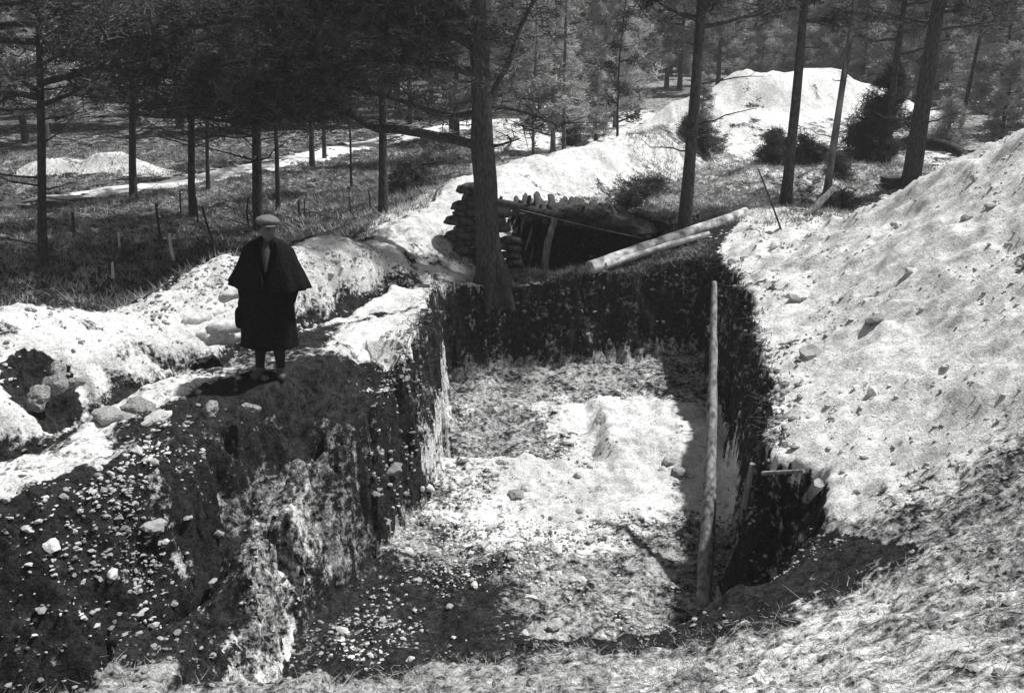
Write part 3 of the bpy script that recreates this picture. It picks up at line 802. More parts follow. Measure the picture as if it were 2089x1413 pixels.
stakes = [((152, 487), (148, 433), .028, M_DARKWOOD, "short dark stake behind the bank, nearest to the left edge"),
          ((330, 500), (318, 415), .026, M_DARKWOOD, "tall dark stake leaning left behind the bank"),
          ((355, 526), (346, 476), .028, M_PEG, "white painted stake just behind the bank crest"),
          ((441, 502), (412, 420), .026, M_DARKWOOD, "dark stake leaning strongly left beside the man"),
          ((369, 432), (367, 390), .02, M_DARKWOOD, "small upright stake left of the branchy pine"),
          ((510, 462), (507, 402), .024, M_DARKWOOD, "stake standing against the straight pine behind the man"),
          ((611, 446), (609, 408), .03, M_DARKWOOD, "thick short stake right of the cap of the man"),
          ((623, 440), (622, 404), .014, M_DARKWOOD, "thin stake right beside the thick short one"),
          ((757, 432), (752, 388), .018, M_DARKWOOD, "thin stake left of the pine on the crest"),
          ((716, 432), (712, 396), .016, M_DARKWOOD, "thin stake in the grass, far left of the pine on the crest"),
          ((243, 500), (241, 474), .02, M_PEG, "small pale peg behind the bank"),
          ((229, 556), (229, 536), .024, M_PEG, "tiny white peg in the dark ditch behind the bank"),
          ((404, 455), (399, 405), .022, M_DARKWOOD, "stake at the foot of the branchy pine")]
for i, (b0, t0, r, mt, lb) in enumerate(stakes):
    b = base_at(*b0)
    pole("stake", b - np.array((0, 0, .08)), PY(t0[0], t0[1], b[1]), r, r * .8, mt, lb, "stake", "stakes of an old fence behind the bank", bend=.02, seed=20 + i, n=6)

def wire(pts, label, r=.006, name="wire", mt=None):
    m_ = MB(); p = interp_path(pts, 30); tube(m_, p - p[0], r, 4)
    o = m_.build(name, mt or M_WIRE); o.location = p[0]; tag(o, label, "wire")
wire([PY(1062, 428, 17.2), PY(1200, 462, 16.8), PY(1310, 486, 16.4)], "thin pale wire stretched across the dugout opening", .005)
wire([PY(880, 735, 13.0), PY(920, 790, 12.6), PY(975, 840, 12.2), PY(1015, 890, 11.9)], "thin cord hanging down the left corner of the pit", .008)

# box at the foot of the thick pine
q = base_at(1818, 405)
import bmesh
def box_obj(name, loc_, dims, rz, mt, parent=None, bev=.01, tilt=0):
    bm = bmesh.new(); bmesh.ops.create_cube(bm, size=1)
    for v in bm.verts: v.co = Vector((v.co.x * dims[0], v.co.y * dims[1], v.co.z * dims[2]))
    bmesh.ops.bevel(bm, geom=bm.edges[:], offset=bev, segments=2, affect='EDGES')
    me = bpy.data.meshes.new(name); bm.to_mesh(me); bm.free(); me.materials.append(mt)
    o = bpy.data.objects.new(name, me); link(o, parent); o.location = loc_; o.rotation_euler = (tilt, 0, rz); return o
bx = empty("wooden_crate", tuple(q), .3); tag(bx, "dark square crate standing at the foot of the thickest pine", "crate")
for i in range(4): box_obj("board", (0, -.18, .06 + i * .1), (.34, .02, .09), 0, M_DARKWOOD, bx, .004)
for i in range(4): box_obj("board", (-.18, 0, .06 + i * .1), (.34, .02, .09), math.pi / 2, M_DARKWOOD, bx, .004)
box_obj("board", (.18, 0, .2), (.34, .02, .38), math.pi / 2, M_DARKWOOD, bx, .004)
box_obj("lid", (0, 0, .425), (.4, .4, .03), 0, M_DARKWOOD, bx, .004)

# ------------------------------------------------------------------ the roofed dugout behind the pit
dg = empty("dugout_shelter", (1.0, 17.4, -.9)); tag(dg, "collapsed roof of the dugout: long beam with sods on top, held by a crooked prop", "dugout")
D0 = np.array((1.0, 17.4, -.9))
m_ = MB(); tube(m_, interp_path([PY(1010, 412, 17.3) - D0, PY(1080, 428, 17.3) - D0, PY(1150, 444, 17.3) - D0, PY(1220, 456, 17.3) - D0, PY(1290, 474, 17.3) - D0], 16), np.linspace(.075, .1, 16), 10, .2, 4)
m_.build("roof_beam", M_DARKWOOD, dg)
m_ = MB(); tube(m_, interp_path([PY(1110, 560, 17.05) - D0, PY(1117, 500, 17.1) - D0, PY(1132, 446, 17.2) - D0], 10), np.linspace(.07, .06, 10), 8, .2, 5)
m_.build("prop", M_POST, dg)
for i in range(19):
    xx_ = .05 + i * .132
    a = PY(1044.5 + xx_ / 17.3 * 1960 * 1.0, 436 + i * 2.2, 17.35) - D0
    m_ = MB(); tube(m_, interp_path([a + np.array((0, rng.uniform(-.22, .12), rng.uniform(-.05, .03))), a + np.array((rng.uniform(-.1, .1), .8, .05)), a + np.array((rng.uniform(-.1, .1), 1.7, .12))], 8), rng.uniform(.05, .085), 8, .3, i)
    m_.build("roof_pole", M_DARKWOOD, dg)
v, f = ICO3
for i, (px, py, sx_, sy_, sz_) in enumerate(((1150, 432, .28, .5, .09), (1200, 436, .34, .5, .12), (1225, 441, .16, .2, .15), (1262, 452, .35, .5, .11), (1180, 431, .1, .15, .12), (1128, 430, .08, .12, .07), (1300, 468, .35, .6, .14))):
    c = PY(px, py, 17.6) - D0
    w_ = v * (sx_, sy_, sz_); w_ = w_ + c + fbm(v[:, 0] + i, v[:, 1], 2.5, 3, i, v[:, 2])[:, None] * v * .09
    m_ = MB(); m_.add(w_, f); m_.build("sod", M_SOD, dg, smooth=False)
for i, (px, py, h) in enumerate(((1060, 420, .12), (1080, 416, .17), (1103, 426, .09), (1190, 438, .17), (1022, 410, .1))):
    a = PY(px, py + 8, 17.3) - D0
    m_ = MB(); tube(m_, [a, a + np.array((-.02, 0, h * .6)), a + np.array((.01, .02, h + .05))], [.04, .045, .03], 6, .3, i); m_.build("splinter", M_DARKWOOD, dg)
# back wall of stacked logs closing the dark room under the roof
bw_ = MB()
for i in range(12):
    zz = -1.1 + i * .115
    tube(bw_, [(-.85, 1.35, zz), (1.6, 1.3, zz - .02)], .065, 8, .15, i)
bw_.build("back_wall", M_DARKWOOD, dg)

# ------------------------------------------------------------------ sandbags
def bag_mesh(seed, mt, name="sandbag"):
    v, f = ICO3
    p = v.copy()
    sq = np.sign(p) * np.abs(p) ** .72
    w_ = sq * (.27, .15, .085)
    w_[:, 2] += -.03 * (p[:, 0] ** 2) + .012 * fbm(p[:, 0] + seed, p[:, 1], 2.2, 3, seed, p[:, 2])
    w_[:, 0] *= 1 + .08 * fbm(p[:, 1] + seed, p[:, 2], 1.5, 2, seed)
    w_ += v * (fbm(p[:, 0], p[:, 1], 3.2, 3, seed + 5, p[:, 2]) * .034)[:, None]
    w_[:, 1] *= 1 - .25 * np.abs(p[:, 0]) ** 6
    m_ = MB(); m_.add(w_, f); return m_.mesh(name, mt)
BAGS = [bag_mesh(i, M_SACK) for i in range(4)]; BAGD = [bag_mesh(i + 9, M_SACKD) for i in range(4)]
def bag(p, rz, pitch, me, label, group, sc=1.0, name="sandbag", cat="sandbag"):
    o = bpy.data.objects.new(name, me); link(o); o.location = p; o.rotation_euler = (pitch, rng.uniform(-.15, .15), rz); o.scale = (sc, sc * rng.uniform(.9, 1.1), sc * rng.uniform(.85, 1.1))
    tag(o, label, cat, group); return o
lefts = [(485, 600, -.1), (470, 628, .1), (440, 640, .3), (405, 652, .35), (478, 650, .1), (460, 668, .15), (420, 678, .3), (385, 690, .25), (398, 664, .4), (490, 575, 0), (492, 686, .1), (455, 690, .2), (360, 690, .5)]
wherebag = ["topmost", "upper", "upper middle", "left upper", "right middle", "middle", "lower middle", "lower left", "left middle", "highest", "bottom right", "bottom middle", "leftmost"]
for (px, py, a), wb in zip(lefts, wherebag):
    p = base_at(px, py)
    bag(p + np.array((0, 0, .01)), .65 + a, -.25, BAGS[int(rng.integers(4))], f"pale chalky sandbag in the heap left of the man, {wb} one", "sandbags on the bank left of the man", .82)
# revetment stack behind the big pine
k = 0
for lev in range(13):
    n_ = 2 if lev < 10 else 1
    for j in range(n_):
        zz = -.62 + lev * .128
        wx = -1.02 + .025 * lev + j * .46 + (.1 if lev % 2 else 0)
        if lev >= 10: wx += .08
        bag((wx + rng.uniform(-.05, .05), 15.75 + rng.uniform(-.06, .06), zz), rng.uniform(-.25, .25), 0, BAGD[int(rng.integers(4))],
            "dark rotten sandbag in the tall stack behind the largest pine", "sandbags stacked behind the largest pine", 1.0)
for lev in range(5):
    bag((-.02 + rng.uniform(-.04, .04), 15.85, -.45 + lev * .128), rng.uniform(-.3, .3), 0, BAGD[int(rng.integers(4))], "dark sandbag in the low stack showing right of the largest pine", "sandbags right of the largest pine", .7)

# ------------------------------------------------------------------ stones
def stone_mesh(seed, mt, sub=ICO2, name="stone"):
    v, f = sub; rg = np.random.default_rng(seed)
    s = rg.uniform(.55, 1.2, 3); s[2] *= .65
    w_ = v * s * (1 + rg.uniform(-.16, .16, (len(v), 1)) * (sub is ICO2)) * (1 + .6 * fbm(v[:, 0] + seed, v[:, 1], 1.3, 3, seed, v[:, 2]))[:, None]
    m_ = MB(); m_.add(w_, f); return m_.mesh(name, mt, smooth=False)
ST = [stone_mesh(i, M_STONE) for i in range(7)]; SG = [stone_mesh(i + 30, M_STONE_MID, ICO3) for i in range(5)]; SP = [stone_mesh(i + 50, M_STONE, ICO3) for i in range(3)]
def stone(p, r, me, label, group=None, name="stone"):
    o = bpy.data.objects.new(name, me); link(o); o.location = p; o.scale = (r, r, r); o.rotation_euler = (rng.uniform(-.3, .3), rng.uniform(-.3, .3), rng.uniform(0, 6.28))
    return tag(o, label, "stone", group)
stone(base_at(228, 848), .17, SP[0], "large pale boulder, left one at the foot of the dark path")
stone(base_at(283, 830), .17, SG[0], "large grey boulder just right of the pale one")
stone(base_at(318, 855), .11, SP[1], "pointed pale stone right below the grey boulder")
stone(base_at(478 + 60, 772), .07, SG[4], "small flat stone between the boots of the man and the path")
stone(base_at(430, 838), .11, SG[1], "flat half buried stone at the edge below the man")
stone(base_at(505, 835), .12, SG[2], "flat dark stone below the man, right of the half buried one")
for i, (px, py, r) in enumerate(((95, 770, .13), (120, 755, .12), (85, 800, .13), (112, 785, .11), (150, 780, .10), (80, 745, .10), (75, 820, .12))):
    stone(base_at(px, py), r, SG[i % 5], "grey boulder in the dark hollow at the left edge", "boulders in the hollow at the left edge")
# countable chalk lumps on the slope and in the pit
def scatter_stones(n, f, label, group, rmin, rmax):
    c = 0
    while c < n:
        x_, y_ = f(); z_ = H(x_, y_); r = rmin * .7 + (rmax * 1.25 - rmin) * rng.uniform(0, 1) ** 2.6
        stone((x_, y_, z_ + r * rng.uniform(-.25, .15)), r, ST[int(rng.integers(7))], label, group); c += 1
scatter_stones(65, lambda: (rng.normal(-3.15, .45), rng.normal(7.3, .42)), "white chalk lump in the bright patch on the dark slope below the man", "chalk lumps of the bright patch", .02, .05)
scatter_stones(45, lambda: (rng.uniform(-5, -2.4), rng.uniform(5.8, 7.6)), "pale chalk lump scattered on the dark slope", "chalk lumps on the dark slope", .012, .035)
scatter_stones(90, lambda: (rng.uniform(-1.5, .5) , rng.uniform(7.0, 11.2)), "pale chalk lump in the rubble along the left side of the pit floor", "chalk lumps along the left side of the pit floor", .02, .06)
scatter_stones(40, lambda: (rng.uniform(-.6, 1.7), rng.uniform(7.0, 9.0)), "pale chalk lump lying on the near part of the pit floor", "chalk lumps on the near pit floor", .02, .055)
scatter_stones(25, lambda: (rng.uniform(1.8, 2.5), rng.uniform(8.4, 11.0)), "pale lump of fallen chalk behind the leaning post", "fallen chalk behind the leaning post", .04, .09)

scatter_stones(60, lambda: (rng.uniform(2.9, 6.0), rng.uniform(6, 15.5)), "large chalk clod lying on the right-hand heap", "large clods on the right-hand heap", .04, .12)
scatter_stones(9, lambda: (rng.uniform(-4.4, -2.6), rng.uniform(6.2, 7.9)), "large pale block half buried in the dark slope", "large blocks in the dark slope", .09, .13)
scatter_stones(14, lambda: (rng.uniform(-1.5, 1.9), rng.uniform(7.6, 13)), "large pale block half buried in the pit floor", "large blocks in the pit floor", .07, .12)

# fine rubble, uncountable
def rubble(name, n, f, rmin, rmax, mt, label):
    v, fc = ICO1
    xy = np.array([f() for _ in range(n * 2)]); xy = xy[fbm(xy[:, 0], xy[:, 1], 1.6, 3, 17) > -.02 + rng.uniform(-.15, .15, len(xy))][:n]; n = len(xy); zz = height(xy[:, 0], xy[:, 1])
    r = rng.uniform(0, 1, n) ** 2.2 * (rmax - rmin) + rmin
    s = rng.uniform(.5, 1.2, (n, 3)); s[:, 2] *= .6
    a = rng.uniform(0, 6.28, n); ca, sa = np.cos(a), np.sin(a)
    w_ = v[None] * s[:, None] * (1 + rng.uniform(-.4, .4, (n, len(v), 1)))
    wx = w_[..., 0] * ca[:, None] - w_[..., 1] * sa[:, None]; wy = w_[..., 0] * sa[:, None] + w_[..., 1] * ca[:, None]
    w_ = np.stack([wx, wy, w_[..., 2]], -1) * r[:, None, None] + np.stack([xy[:, 0], xy[:, 1], zz + r * .15], -1)[:, None]
    F_ = (fc[None] + (np.arange(n) * len(v))[:, None, None]).reshape(-1, 3)
    m_ = MB(); m_.add(w_.reshape(-1, 3), F_); o = m_.build(name, mt, smooth=False)
    return tag(o, label, "rubble", kind="stuff")
rubble("slope_rubble", 1200, lambda: (rng.uniform(-5.2, -1.6), rng.uniform(5.3, 8.6)), .008, .03, M_STONE_MID, "grey crumbs of earth and chalk on the dark slope")
rubble("slope_chalk_crumbs", 900, lambda: (rng.normal(-3.1, .4), rng.normal(7.35, .35)), .008, .035, M_CRUMB, "white chalk crumbs on the dark slope")
rubble("floor_rubble", 3600, lambda: (rng.uniform(-1.8, 2.3), rng.uniform(5.8, 11.5)), .006, .028, M_STONE_MID, "grey rubble covering the pit floor")
rubble("floor_chalk_crumbs", 3200, lambda: (rng.uniform(-1.6, 2.2), 6.8 + 5 * rng.uniform(0, 1) ** 1.2), .006, .03, M_CRUMB, "white chalk crumbs on the pit floor")
def f_wall():
    i = int(rng.choice([0, 1, 2, 3, 4, 5, 14, 15, 16, 17, 18, 19])); a, b = PIT[i], PIT[(i + 1) % len(PIT)]; t = rng.uniform(0, 1)
    return a[0] + (b[0] - a[0]) * t + rng.normal(0, .1), a[1] + (b[1] - a[1]) * t + rng.normal(0, .1)
rubble("wall_stones", 1000, f_wall, .01, .05, M_STONE_MID, "flints and lumps of chalk sticking out of the pit walls")
rubble("heap_clods", 2600, lambda: (rng.uniform(2.6, 6.4), rng.uniform(5.5, 17)), .006, .035, M_CRUMB, "chalk clods on the right-hand heap")
rubble("bank_clods", 2600, lambda: (lambda t: (-6.2 + 4.6 * t + rng.normal(0, .35), 8.5 + 6.0 * t + rng.normal(0, .6)))(rng.uniform(0, 1)), .006, .04, M_CRUMB, "chalk clods on the left bank")
rubble("near_rubble", 2600, lambda: (rng.uniform(-3.5, 4), rng.uniform(3.2, 6.2)), .006, .028, M_STONE_MID, "grey crumbs on the nearest ground")

# ------------------------------------------------------------------ grass and twigs, uncountable
def grass(name, n, f, h, w, mt, label, lean=.5):
    xy = np.array([f() for _ in range(n)]); zz = height(xy[:, 0], xy[:, 1])
    nb = 7
    c = np.stack([xy[:, 0], xy[:, 1], zz - .01], 1)[:, None] + rng.normal(size=(n, nb, 3)) * np.array((.05, .05, 0))
    d = rng.normal(size=(n, nb, 3)) * np.array((lean, lean, .25)); d[..., 2] = np.abs(d[..., 2]) + .5
    hh = h * rng.uniform(.4, 1.3, (n, nb, 1))
    sd = rng.normal(size=(n, nb, 3)); sd[..., 2] *= .1; sd /= np.linalg.norm(sd, axis=-1)[..., None]
    v = np.stack([c + sd * w / 2, c - sd * w / 2, c + d * hh], 2).reshape(-1, 3)
    m_ = MB(); m_.add(v, np.arange(len(v)).reshape(-1, 3)); o = m_.build(name, mt, smooth=False)
    return tag(o, label, "grass", kind="stuff")
def f_left():
    while True:
        yy_ = rng.uniform(9, 30); xx_ = rng.uniform(-.6, .05) * yy_
        if abs(xx_ - np.interp(yy_, [15.2, 18.6, 21.3, 25.6, 30.5], [-22, -14, -10.2, -6.8, -4.6])) < .9: continue
        if xx_ < np.interp(yy_, [6.2, 8, 10.1, 12.3, 14, 16, 18.1, 30], [-9, -6.8, -5.3, -3.9, -2.7, -1.9, -1.2, 0]) : return xx_, yy_
def f_right():
    return rng.uniform(2.6, 10), rng.uniform(16.8, 26)
grass("forest_grass", 9000, f_left, .16, .016, M_GRASS, "dry grass and heather on the floor of the left wood")
grass("mound_grass", 6000, f_right, .14, .014, M_GRASS, "dry grass on the hummocky ground behind the log")
grass("rim_litter", 2600, lambda: (rng.uniform(-3, 4.5), rng.uniform(2.6, 5.4)), .05, .006, M_GRASS, "dry litter and grass on the nearest ground", .9)
grass("lip_grass", 900, lambda: (rng.uniform(-1.2, 3.2), rng.uniform(15.2, 16)), .09, .01, M_GRASS, "dry grass hanging over the far lip of the pit", .8)

def fringe(name, n, poly, segs, mt, label, lmin, lmax, w):
    V_ = []
    for _ in range(n):
        i = segs[int(rng.integers(len(segs)))]; a, b = np.array(poly[i][:2]), np.array(poly[(i + 1) % len(poly)][:2])
        V_.append(a + (b - a) * rng.uniform(0, 1) + rng.normal(size=2) * .05)
    V_ = np.array(V_); zz = height(V_[:, 0], V_[:, 1]); k = zz > -.9; V_ = V_[k]; zz = zz[k]; n = len(zz)
    c = np.stack([V_[:, 0], V_[:, 1], zz + .01], 1)
    m_ = MB(); out = np.random.default_rng(4).normal(size=(n, 3)) * np.array((.1, .1, .03))
    L_ = rng.uniform(lmin, lmax, (n, 1)); sd = rng.normal(size=(n, 3)); sd[:, 2] = 0; sd /= np.linalg.norm(sd, axis=1)[:, None]
    p1 = c + out; p2 = p1 + out * .4 - np.array((0, 0, 1)) * L_
    v = np.stack([c - sd * w, c + sd * w, p1 + sd * w * .7, p1 - sd * w * .7, p2 + sd * w * .2, p2 - sd * w * .2], 1).reshape(-1, 3)
    f0 = np.array([(0, 1, 2, 3), (3, 2, 4, 5)]); m_.add(v, (f0[None] + (np.arange(n) * 6)[:, None, None]).reshape(-1, 4))
    return tag(m_.build(name, mt, smooth=False), label, "roots", kind="stuff")
fringe("hanging_roots", 1500, PIT, [0, 1, 2, 3, 4, 5, 18, 19], M_DARKWOOD, "thin roots and turf hanging from the rim of the pit", .03, .28, .006)

# fallen branches, stumps and saplings of the wood
for i in range(16):
    x_, y_ = f_left()
    if y_ > 24: y_ -= 8; 
    a = rng.uniform(0, 6.28); ln = rng.uniform(.5, 1.4)
    if x_ > np.interp(y_, [6.2, 8, 10.1, 12.3, 14, 16, 18.1, 30], [-9, -6.8, -5.3, -3.9, -2.7, -1.9, -1.2, 0]): continue
    p0 = np.array((x_, y_, H(x_, y_) + .03)); p1 = p0 + np.array((math.cos(a) * ln, math.sin(a) * ln, 0)); p1[2] = H(p1[0], p1[1]) + rng.uniform(.04, .25)
    pole("fallen_branch", p0, p1, .022, .008, M_DARKWOOD, "thin dead branch lying on the floor of the left wood", "branch", "dead branches on the floor of the left wood", bend=.08, seed=60 + i, n=5)

# ------------------------------------------------------------------ the man in the cape
def loft(mb, rings, n=28, fold=0.0, nf=7, seed=0, cap=(True, True), arc=None):
    """rings: (cx, cy, z, rx, ry); folds are vertical pleats that grow with the last ring value"""
    a = np.linspace(0, 2 * math.pi, n, endpoint=False); V = []
    for k_, rg_ in enumerate(rings):
        cx, cy, zz, rx, ry = rg_[:5]; fd = rg_[5] if len(rg_) > 5 else fold
        m = 1 + fd * (np.sin(a * nf + seed) * .6 + np.sin(a * (nf * 2 - 3) + seed * 2) * .4)
        V.append(np.stack([cx + rx * np.cos(a) * m, cy + ry * np.sin(a) * m, np.full(n, zz) + (fd * .12 * np.sin(a * nf + seed + 1) if k_ == len(rings) - 1 or k_ == 0 else 0)], 1))
    V = np.concatenate(V); m = len(rings); F_ = []
    for i in range(m - 1):
        for j in range(n):
            k2 = (j + 1) % n; F_.append((i * n + j, i * n + k2, (i + 1) * n + k2, (i + 1) * n + j))
    mb.add(V, np.array(F_))
    for e, i in ((0, 0), (1, m - 1)):
        if cap[e]:
            c = V[i * n:(i + 1) * n].mean(0)
            F2 = [(0, 1 + (j + 1) % n, 1 + j) if e == 0 else (0, 1 + j, 1 + (j + 1) % n) for j in range(n)]
            mb.add(np.vstack([c, V[i * n:(i + 1) * n]]), np.array(F2))
mp_ = base_at(552, 768)
MANH = 1.0
man = empty("person", (mp_[0], mp_[1], mp_[2]), .0)
tag(man, "man in dark caped coat and pale flat cap standing left of the pit", "person")
# body: one skinned figure
sk_pts = {"pelvis": (0, 0, .92, .14), "waist": (0, 0, 1.08, .13), "chest": (0, .01, 1.3, .155), "neckb": (0, .01, 1.46, .07), "neck": (.005, 0, 1.53, .055),
 "hl": (-.09, 0, .88, .09), "kl": (-.105, -.01, .50, .062), "cl": (-.11, .02, .36, .058), "al": (-.115, .03, .09, .04), "fl": (-.135, -.09, .045, .04), "tl": (-.145, -.15, .035, .032),
 "hr": (.09, 0, .88, .09), "kr": (.095, -.01, .50, .062), "cr": (.10, .02, .36, .058), "ar": (.105, .03, .09, .04), "fr": (.14, -.09, .045, .04), "trr": (.155, -.15, .035, .032),
 "sl": (-.17, .01, 1.38, .06), "el": (-.27, .04, 1.14, .048), "wl": (-.225, -.03, .92, .03), "pl": (-.2, -.04, .85, .034),
 "sr": (.17, .01, 1.38, .06), "er": (.27, .04, 1.14, .048), "wr": (.225, -.03, .93, .03), "pr": (.2, -.04, .86, .034)}
sk_e = [("pelvis", "waist"), ("waist", "chest"), ("chest", "neckb"), ("neckb", "neck"), ("pelvis", "hl"), ("hl", "kl"), ("kl", "cl"), ("cl", "al"), ("al", "fl"), ("fl", "tl"),
        ("pelvis", "hr"), ("hr", "kr"), ("kr", "cr"), ("cr", "ar"), ("ar", "fr"), ("fr", "trr"), ("chest", "sl"), ("sl", "el"), ("el", "wl"), ("wl", "pl"), ("chest", "sr"), ("sr", "er"), ("er", "wr"), ("wr", "pr")]
for sd, pk in (("l", (-.2, -.04, .85)), ("r", (.2, -.04, .86))):
    sg = -1 if sd == "l" else 1
    for i in range(4):        # fingers inside the pockets, slightly curled
        oy = -.03 + i * .021
        n1, n2 = f"f{sd}{i}a", f"f{sd}{i}b"
        sk_pts[n1] = (pk[0] + sg * .0, pk[1] + oy, pk[2] - .055 + .004 * abs(i - 1.5), .0105)
        sk_pts[n2] = (pk[0] - sg * .015, pk[1] + oy - .012, pk[2] - .095 + .007 * abs(i - 1.5), .009)
        sk_e += [("p" + sd, n1), (n1, n2)]
    sk_pts["th" + sd] = (pk[0] - sg * .02, pk[1] - .045, pk[2] - .03, .011); sk_e.append(("p" + sd, "th" + sd))
names = list(sk_pts)
me = bpy.data.meshes.new("body"); me.from_pydata([sk_pts[k_][:3] for k_ in names], [(names.index(a), names.index(b)) for a, b in sk_e], [])
body = bpy.data.objects.new("body", me); link(body, man); me.materials.append(M_SKIN)
md = body.modifiers.new("skin", 'SKIN')
for i, k_ in enumerate(names):
    me.skin_vertices[0].data[i].radius = (sk_pts[k_][3],) * 2
me.skin_vertices[0].data[0].use_root = True
body.modifiers.new("sub", 'SUBSURF').levels = 2; body.modifiers["sub"].render_levels = 2
# bake the skin and join the head to the same mesh
dgp = bpy.context.evaluated_depsgraph_get(); bpy.context.view_layer.update()
ev = body.evaluated_get(dgp); bm2 = bpy.data.meshes.new_from_object(ev)
bv = np.array([v_.co[:] for v_ in bm2.vertices]); bfq = [list(p_.vertices) for p_ in bm2.polygons]
hv, hf = ico(4)
hv = hv.copy(); a_ = np.array(hv)
hx, hy, hz = a_[:, 0] * .077, a_[:, 1] * .098, a_[:, 2] * .122
jaw = np.clip(-a_[:, 2], 0, 1); hx *= 1 - .30 * jaw ** 1.5; hy *= 1 - .12 * jaw
front = a_[:, 1] < -.2
nose = np.exp(-((a_[:, 0] / .17) ** 2 + ((a_[:, 2] + .14) / .22) ** 2)) * front; hy -= .026 * nose
brow = np.exp(-((a_[:, 2] - .12) / .1) ** 2) * np.exp(-(a_[:, 0] / .55) ** 2) * front; hy -= .007 * brow
for sx_ in (-.36, .36):
    eye = np.exp(-(((a_[:, 0] - sx_) / .15) ** 2 + ((a_[:, 2] - .0) / .1) ** 2)) * front; hy += .013 * eye
lips = np.exp(-((a_[:, 0] / .3) ** 2 + ((a_[:, 2] + .5) / .05) ** 2)) * front; hy -= .008 * lips
chin = np.exp(-((a_[:, 0] / .3) ** 2 + ((a_[:, 2] + .85) / .14) ** 2)) * front; hy -= .012 * chin
for sg in (-1, 1):
    ear = np.exp(-(((a_[:, 0] - sg) / .16) ** 2 + ((a_[:, 1] - .08) / .15) ** 2 + ((a_[:, 2] + .08) / .26) ** 2)); hx += sg * .022 * ear
HR = Matrix.Rotation(math.radians(16), 3, 'Z') @ Matrix.Rotation(math.radians(-4), 3, 'X')
HC = Vector((.012, -.025, 1.61))
hco = np.array([tuple(HR @ Vector(p_) + HC) for p_ in zip(hx, hy, hz)])
me3 = bpy.data.meshes.new("body")
me3.from_pydata([tuple(p_) for p_ in bv] + [tuple(p_) for p_ in hco], [], bfq + [[int(i) + len(bv) for i in t_] for t_ in hf])
me3.materials.append(M_SKIN)
for p_ in me3.polygons: p_.use_smooth = True
body.modifiers.clear(); body.data = me3
# coat skirt: from the waist to below the knee
m_ = MB()
loft(m_, [(0, .01, 1.47, .1, .09), (0, .01, 1.42, .20, .12), (0, .01, 1.30, .235, .15), (-.0, .01, 1.1, .245, .165), (-.02, .005, .98, .262, .185, .01), (-.03, 0, .82, .29, .195, .02), (-.01, 0, .62, .285, .20, .03), (.0, 0, .45, .292, .205, .04), (0, 0, .36, .298, .21, .05)], 44, seed=1, nf=6, cap=(True, False))
m_.build("coat", M_COAT, man)
m_ = MB()     # right-hand pocket bulge / satchel on the picture's left side
v, f = ICO3; m_.add(np.sign(v) * np.abs(v) ** .6 * (.06, .07, .12) + (-.295, .0, .66), f); m_.build("satchel", M_COAT, man)
# cape: flared, shorter at the back, front edges meeting in a narrow V
n_ = 60; rings = [(1.53, .07, .068, 0), (1.51, .11, .095, .0), (1.475, .185, .14, .01), (1.41, .255, .17, .02), (1.28, .30, .185, .035), (1.16, .355, .21, .05), (1.05, .405, .23, .06), (1.02, .415, .235, .065)]
g0 = math.radians(-90); V_ = []
for zz, rx, ry, fd in rings:
    open_ = 1.15 * max(0, (zz - 1.12)) / .36 + .03
    a = np.linspace(g0 + open_ / 2 + .0, g0 + 2 * math.pi - open_ / 2, n_)
    m = 1 + fd * (np.sin(a * 11 + .6 * np.sin(a * 2)) * .75 + np.sin(a * 5 + 1) * .6)
    side_ = np.abs(np.cos(a))
    V_.append(np.stack([rx * np.cos(a) * m, .01 + ry * np.sin(a) * m, zz - .05 * (1 - side_) * (zz < 1.1) + .02 * np.cos(a) * (zz < 1.1) * -1], 1))
V_ = np.concatenate(V_); F_ = [(i * n_ + j, (i + 1) * n_ + j, (i + 1) * n_ + j + 1, i * n_ + j + 1) for i in range(len(rings) - 1) for j in range(n_ - 1)]
m_ = MB(); m_.add(V_, np.array(F_)); cp = m_.build("cape", M_COAT, man)
so = cp.modifiers.new("thick", 'SOLIDIFY'); so.thickness = .012; so.offset = 0
for sg in (-1, 1):
    m_ = MB(); tube(m_, interp_path([(sg * .18, .01, 1.36), (sg * .27, .04, 1.13), (sg * .245, -.03, .93), (sg * .225, -.04, .86)], 14), np.linspace(.07, .055, 14), 12, .1, 3); m_.build("sleeve", M_COAT, man)
# shirt front and collar
m_ = MB(); loft(m_, [(0, -.06, 1.20, .02, .115), (0, -.05, 1.32, .045, .125), (0, -.03, 1.42, .062, .11), (0, -.005, 1.49, .058, .075), (0, 0, 1.52, .056, .06)], 24); m_.build("shirt", M_SHIRT, man)
for sg in (-1, 1):
    m_ = MB()
    loft(m_, [(sg * .055, -.07, 1.40, .02, .03), (sg * .06, -.055, 1.47, .028, .05), (sg * .055, -.03, 1.525, .02, .055)], 14)
    m_.build("collar", M_COAT, man)
# legs: puttees and boots
for sg, kx, ax in ((-1, -.105, -.115), (1, .095, .105)):
    m_ = MB(); loft(m_, [(ax, .03, .10, .046, .05), (ax + sg * -.003, .03, .17, .05, .056), (kx + sg * -.0, .02, .30, .064, .07), (kx, .0, .42, .072, .075), (kx, 0, .56, .085, .09), (kx * .95, 0, .75, .1, .11)], 18, .015, 5, sg); m_.build("trouser_leg", M_PUTTEE, man)
    m_ = MB(); dx = sg * .03
    for c_, s_ in (((ax, .035, .07), (.048, .06, .075)), ((ax + dx * .5, -.03, .045), (.05, .075, .05)), ((ax + dx, -.10, .04), (.048, .07, .042))):
        v, f = ICO3; m_.add(np.sign(v) * np.abs(v) ** .85 * s_ + c_, f)
    m_.build("boot", M_BOOT, man)
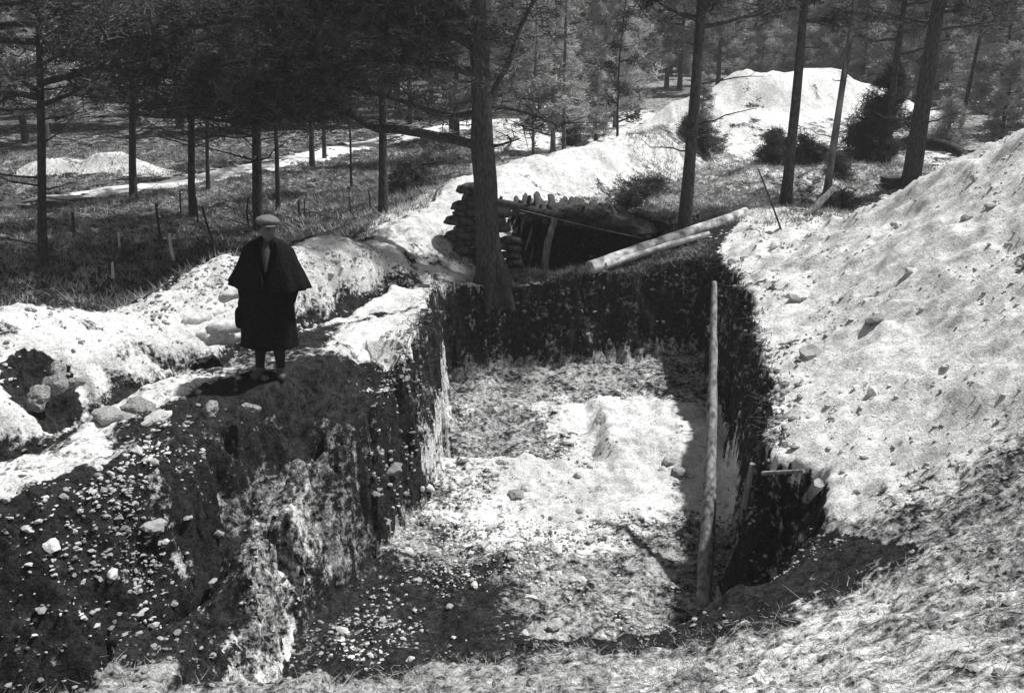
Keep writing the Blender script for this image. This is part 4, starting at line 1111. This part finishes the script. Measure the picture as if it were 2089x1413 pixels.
# cap
capM = Matrix.Translation(HC) @ HR.to_4x4()
m_ = MB(); v, f = ico(4)
w_ = v * (.122, .14, .052) + (0, .0, .098); w_[:, 2] = np.maximum(w_[:, 2], .072); w_[:, 2] += .01 * fbm(v[:, 0], v[:, 1], 2, 3, 3)
w_[:, 2] += .02 * (v[:, 1] > 0) * v[:, 1]
m_.add(w_, f)
a = np.linspace(math.pi * 1.08, math.pi * 1.92, 16); pk = []
for r_, dz in ((.75, .078), (1.1, .072), (1.42, .058)):
    pk.append(np.stack([np.cos(a) * .085 * (.95 + .1 * r_), np.sin(a) * .105 * r_ - .01, np.full(16, dz)], 1))
pk = np.concatenate(pk); m_.add(pk, np.array([(i * 16 + j, (i + 1) * 16 + j, (i + 1) * 16 + j + 1, i * 16 + j + 1) for i in range(2) for j in range(15)]))
cp_ = m_.build("cap", M_CAP, man); cp_.matrix_local = capM
m_ = MB(); v, f = ICO3; w_ = v * (.081, .098, .10) + (0, .012, .02); w_ = w_[:]
w_[:, 1] = np.maximum(w_[:, 1], -.035); m_.add(w_, f); hr_ = m_.build("hair", M_COAT, man); hr_.matrix_local = capM
man.scale = (.93, .93, .93)
man.rotation_euler = (0, math.radians(3), math.radians(4))

# ------------------------------------------------------------------ the air of the wood
hm = bpy.data.materials.new("air"); hm.use_nodes = True
hn = hm.node_tree.nodes; hn.remove(hn["Principled BSDF"])
pv = hn.new("ShaderNodeVolumePrincipled"); pv.inputs["Color"].default_value = (.9, .9, .9, 1); pv.inputs["Density"].default_value = HAZE = .0014
hm.node_tree.links.new(pv.outputs[0], hn["Material Output"].inputs["Volume"])
x0, x1, y0, y1, z0, z1 = xs[0] - 2, xs[-1] + 2, ys[0] - 2, ys[-1] + 2, float(z.min()) - 1.5, 19.0
m_ = MB(); m_.add([(a, b, c) for c in (z0, z1) for b in (y0, y1) for a in (x0, x1)], np.array([(0, 2, 3, 1), (4, 5, 7, 6), (0, 1, 5, 4), (2, 6, 7, 3), (0, 4, 6, 2), (1, 3, 7, 5)]))
tag(m_.build("haze", hm, smooth=False), "thin pale haze between the trees", "haze", kind="stuff")
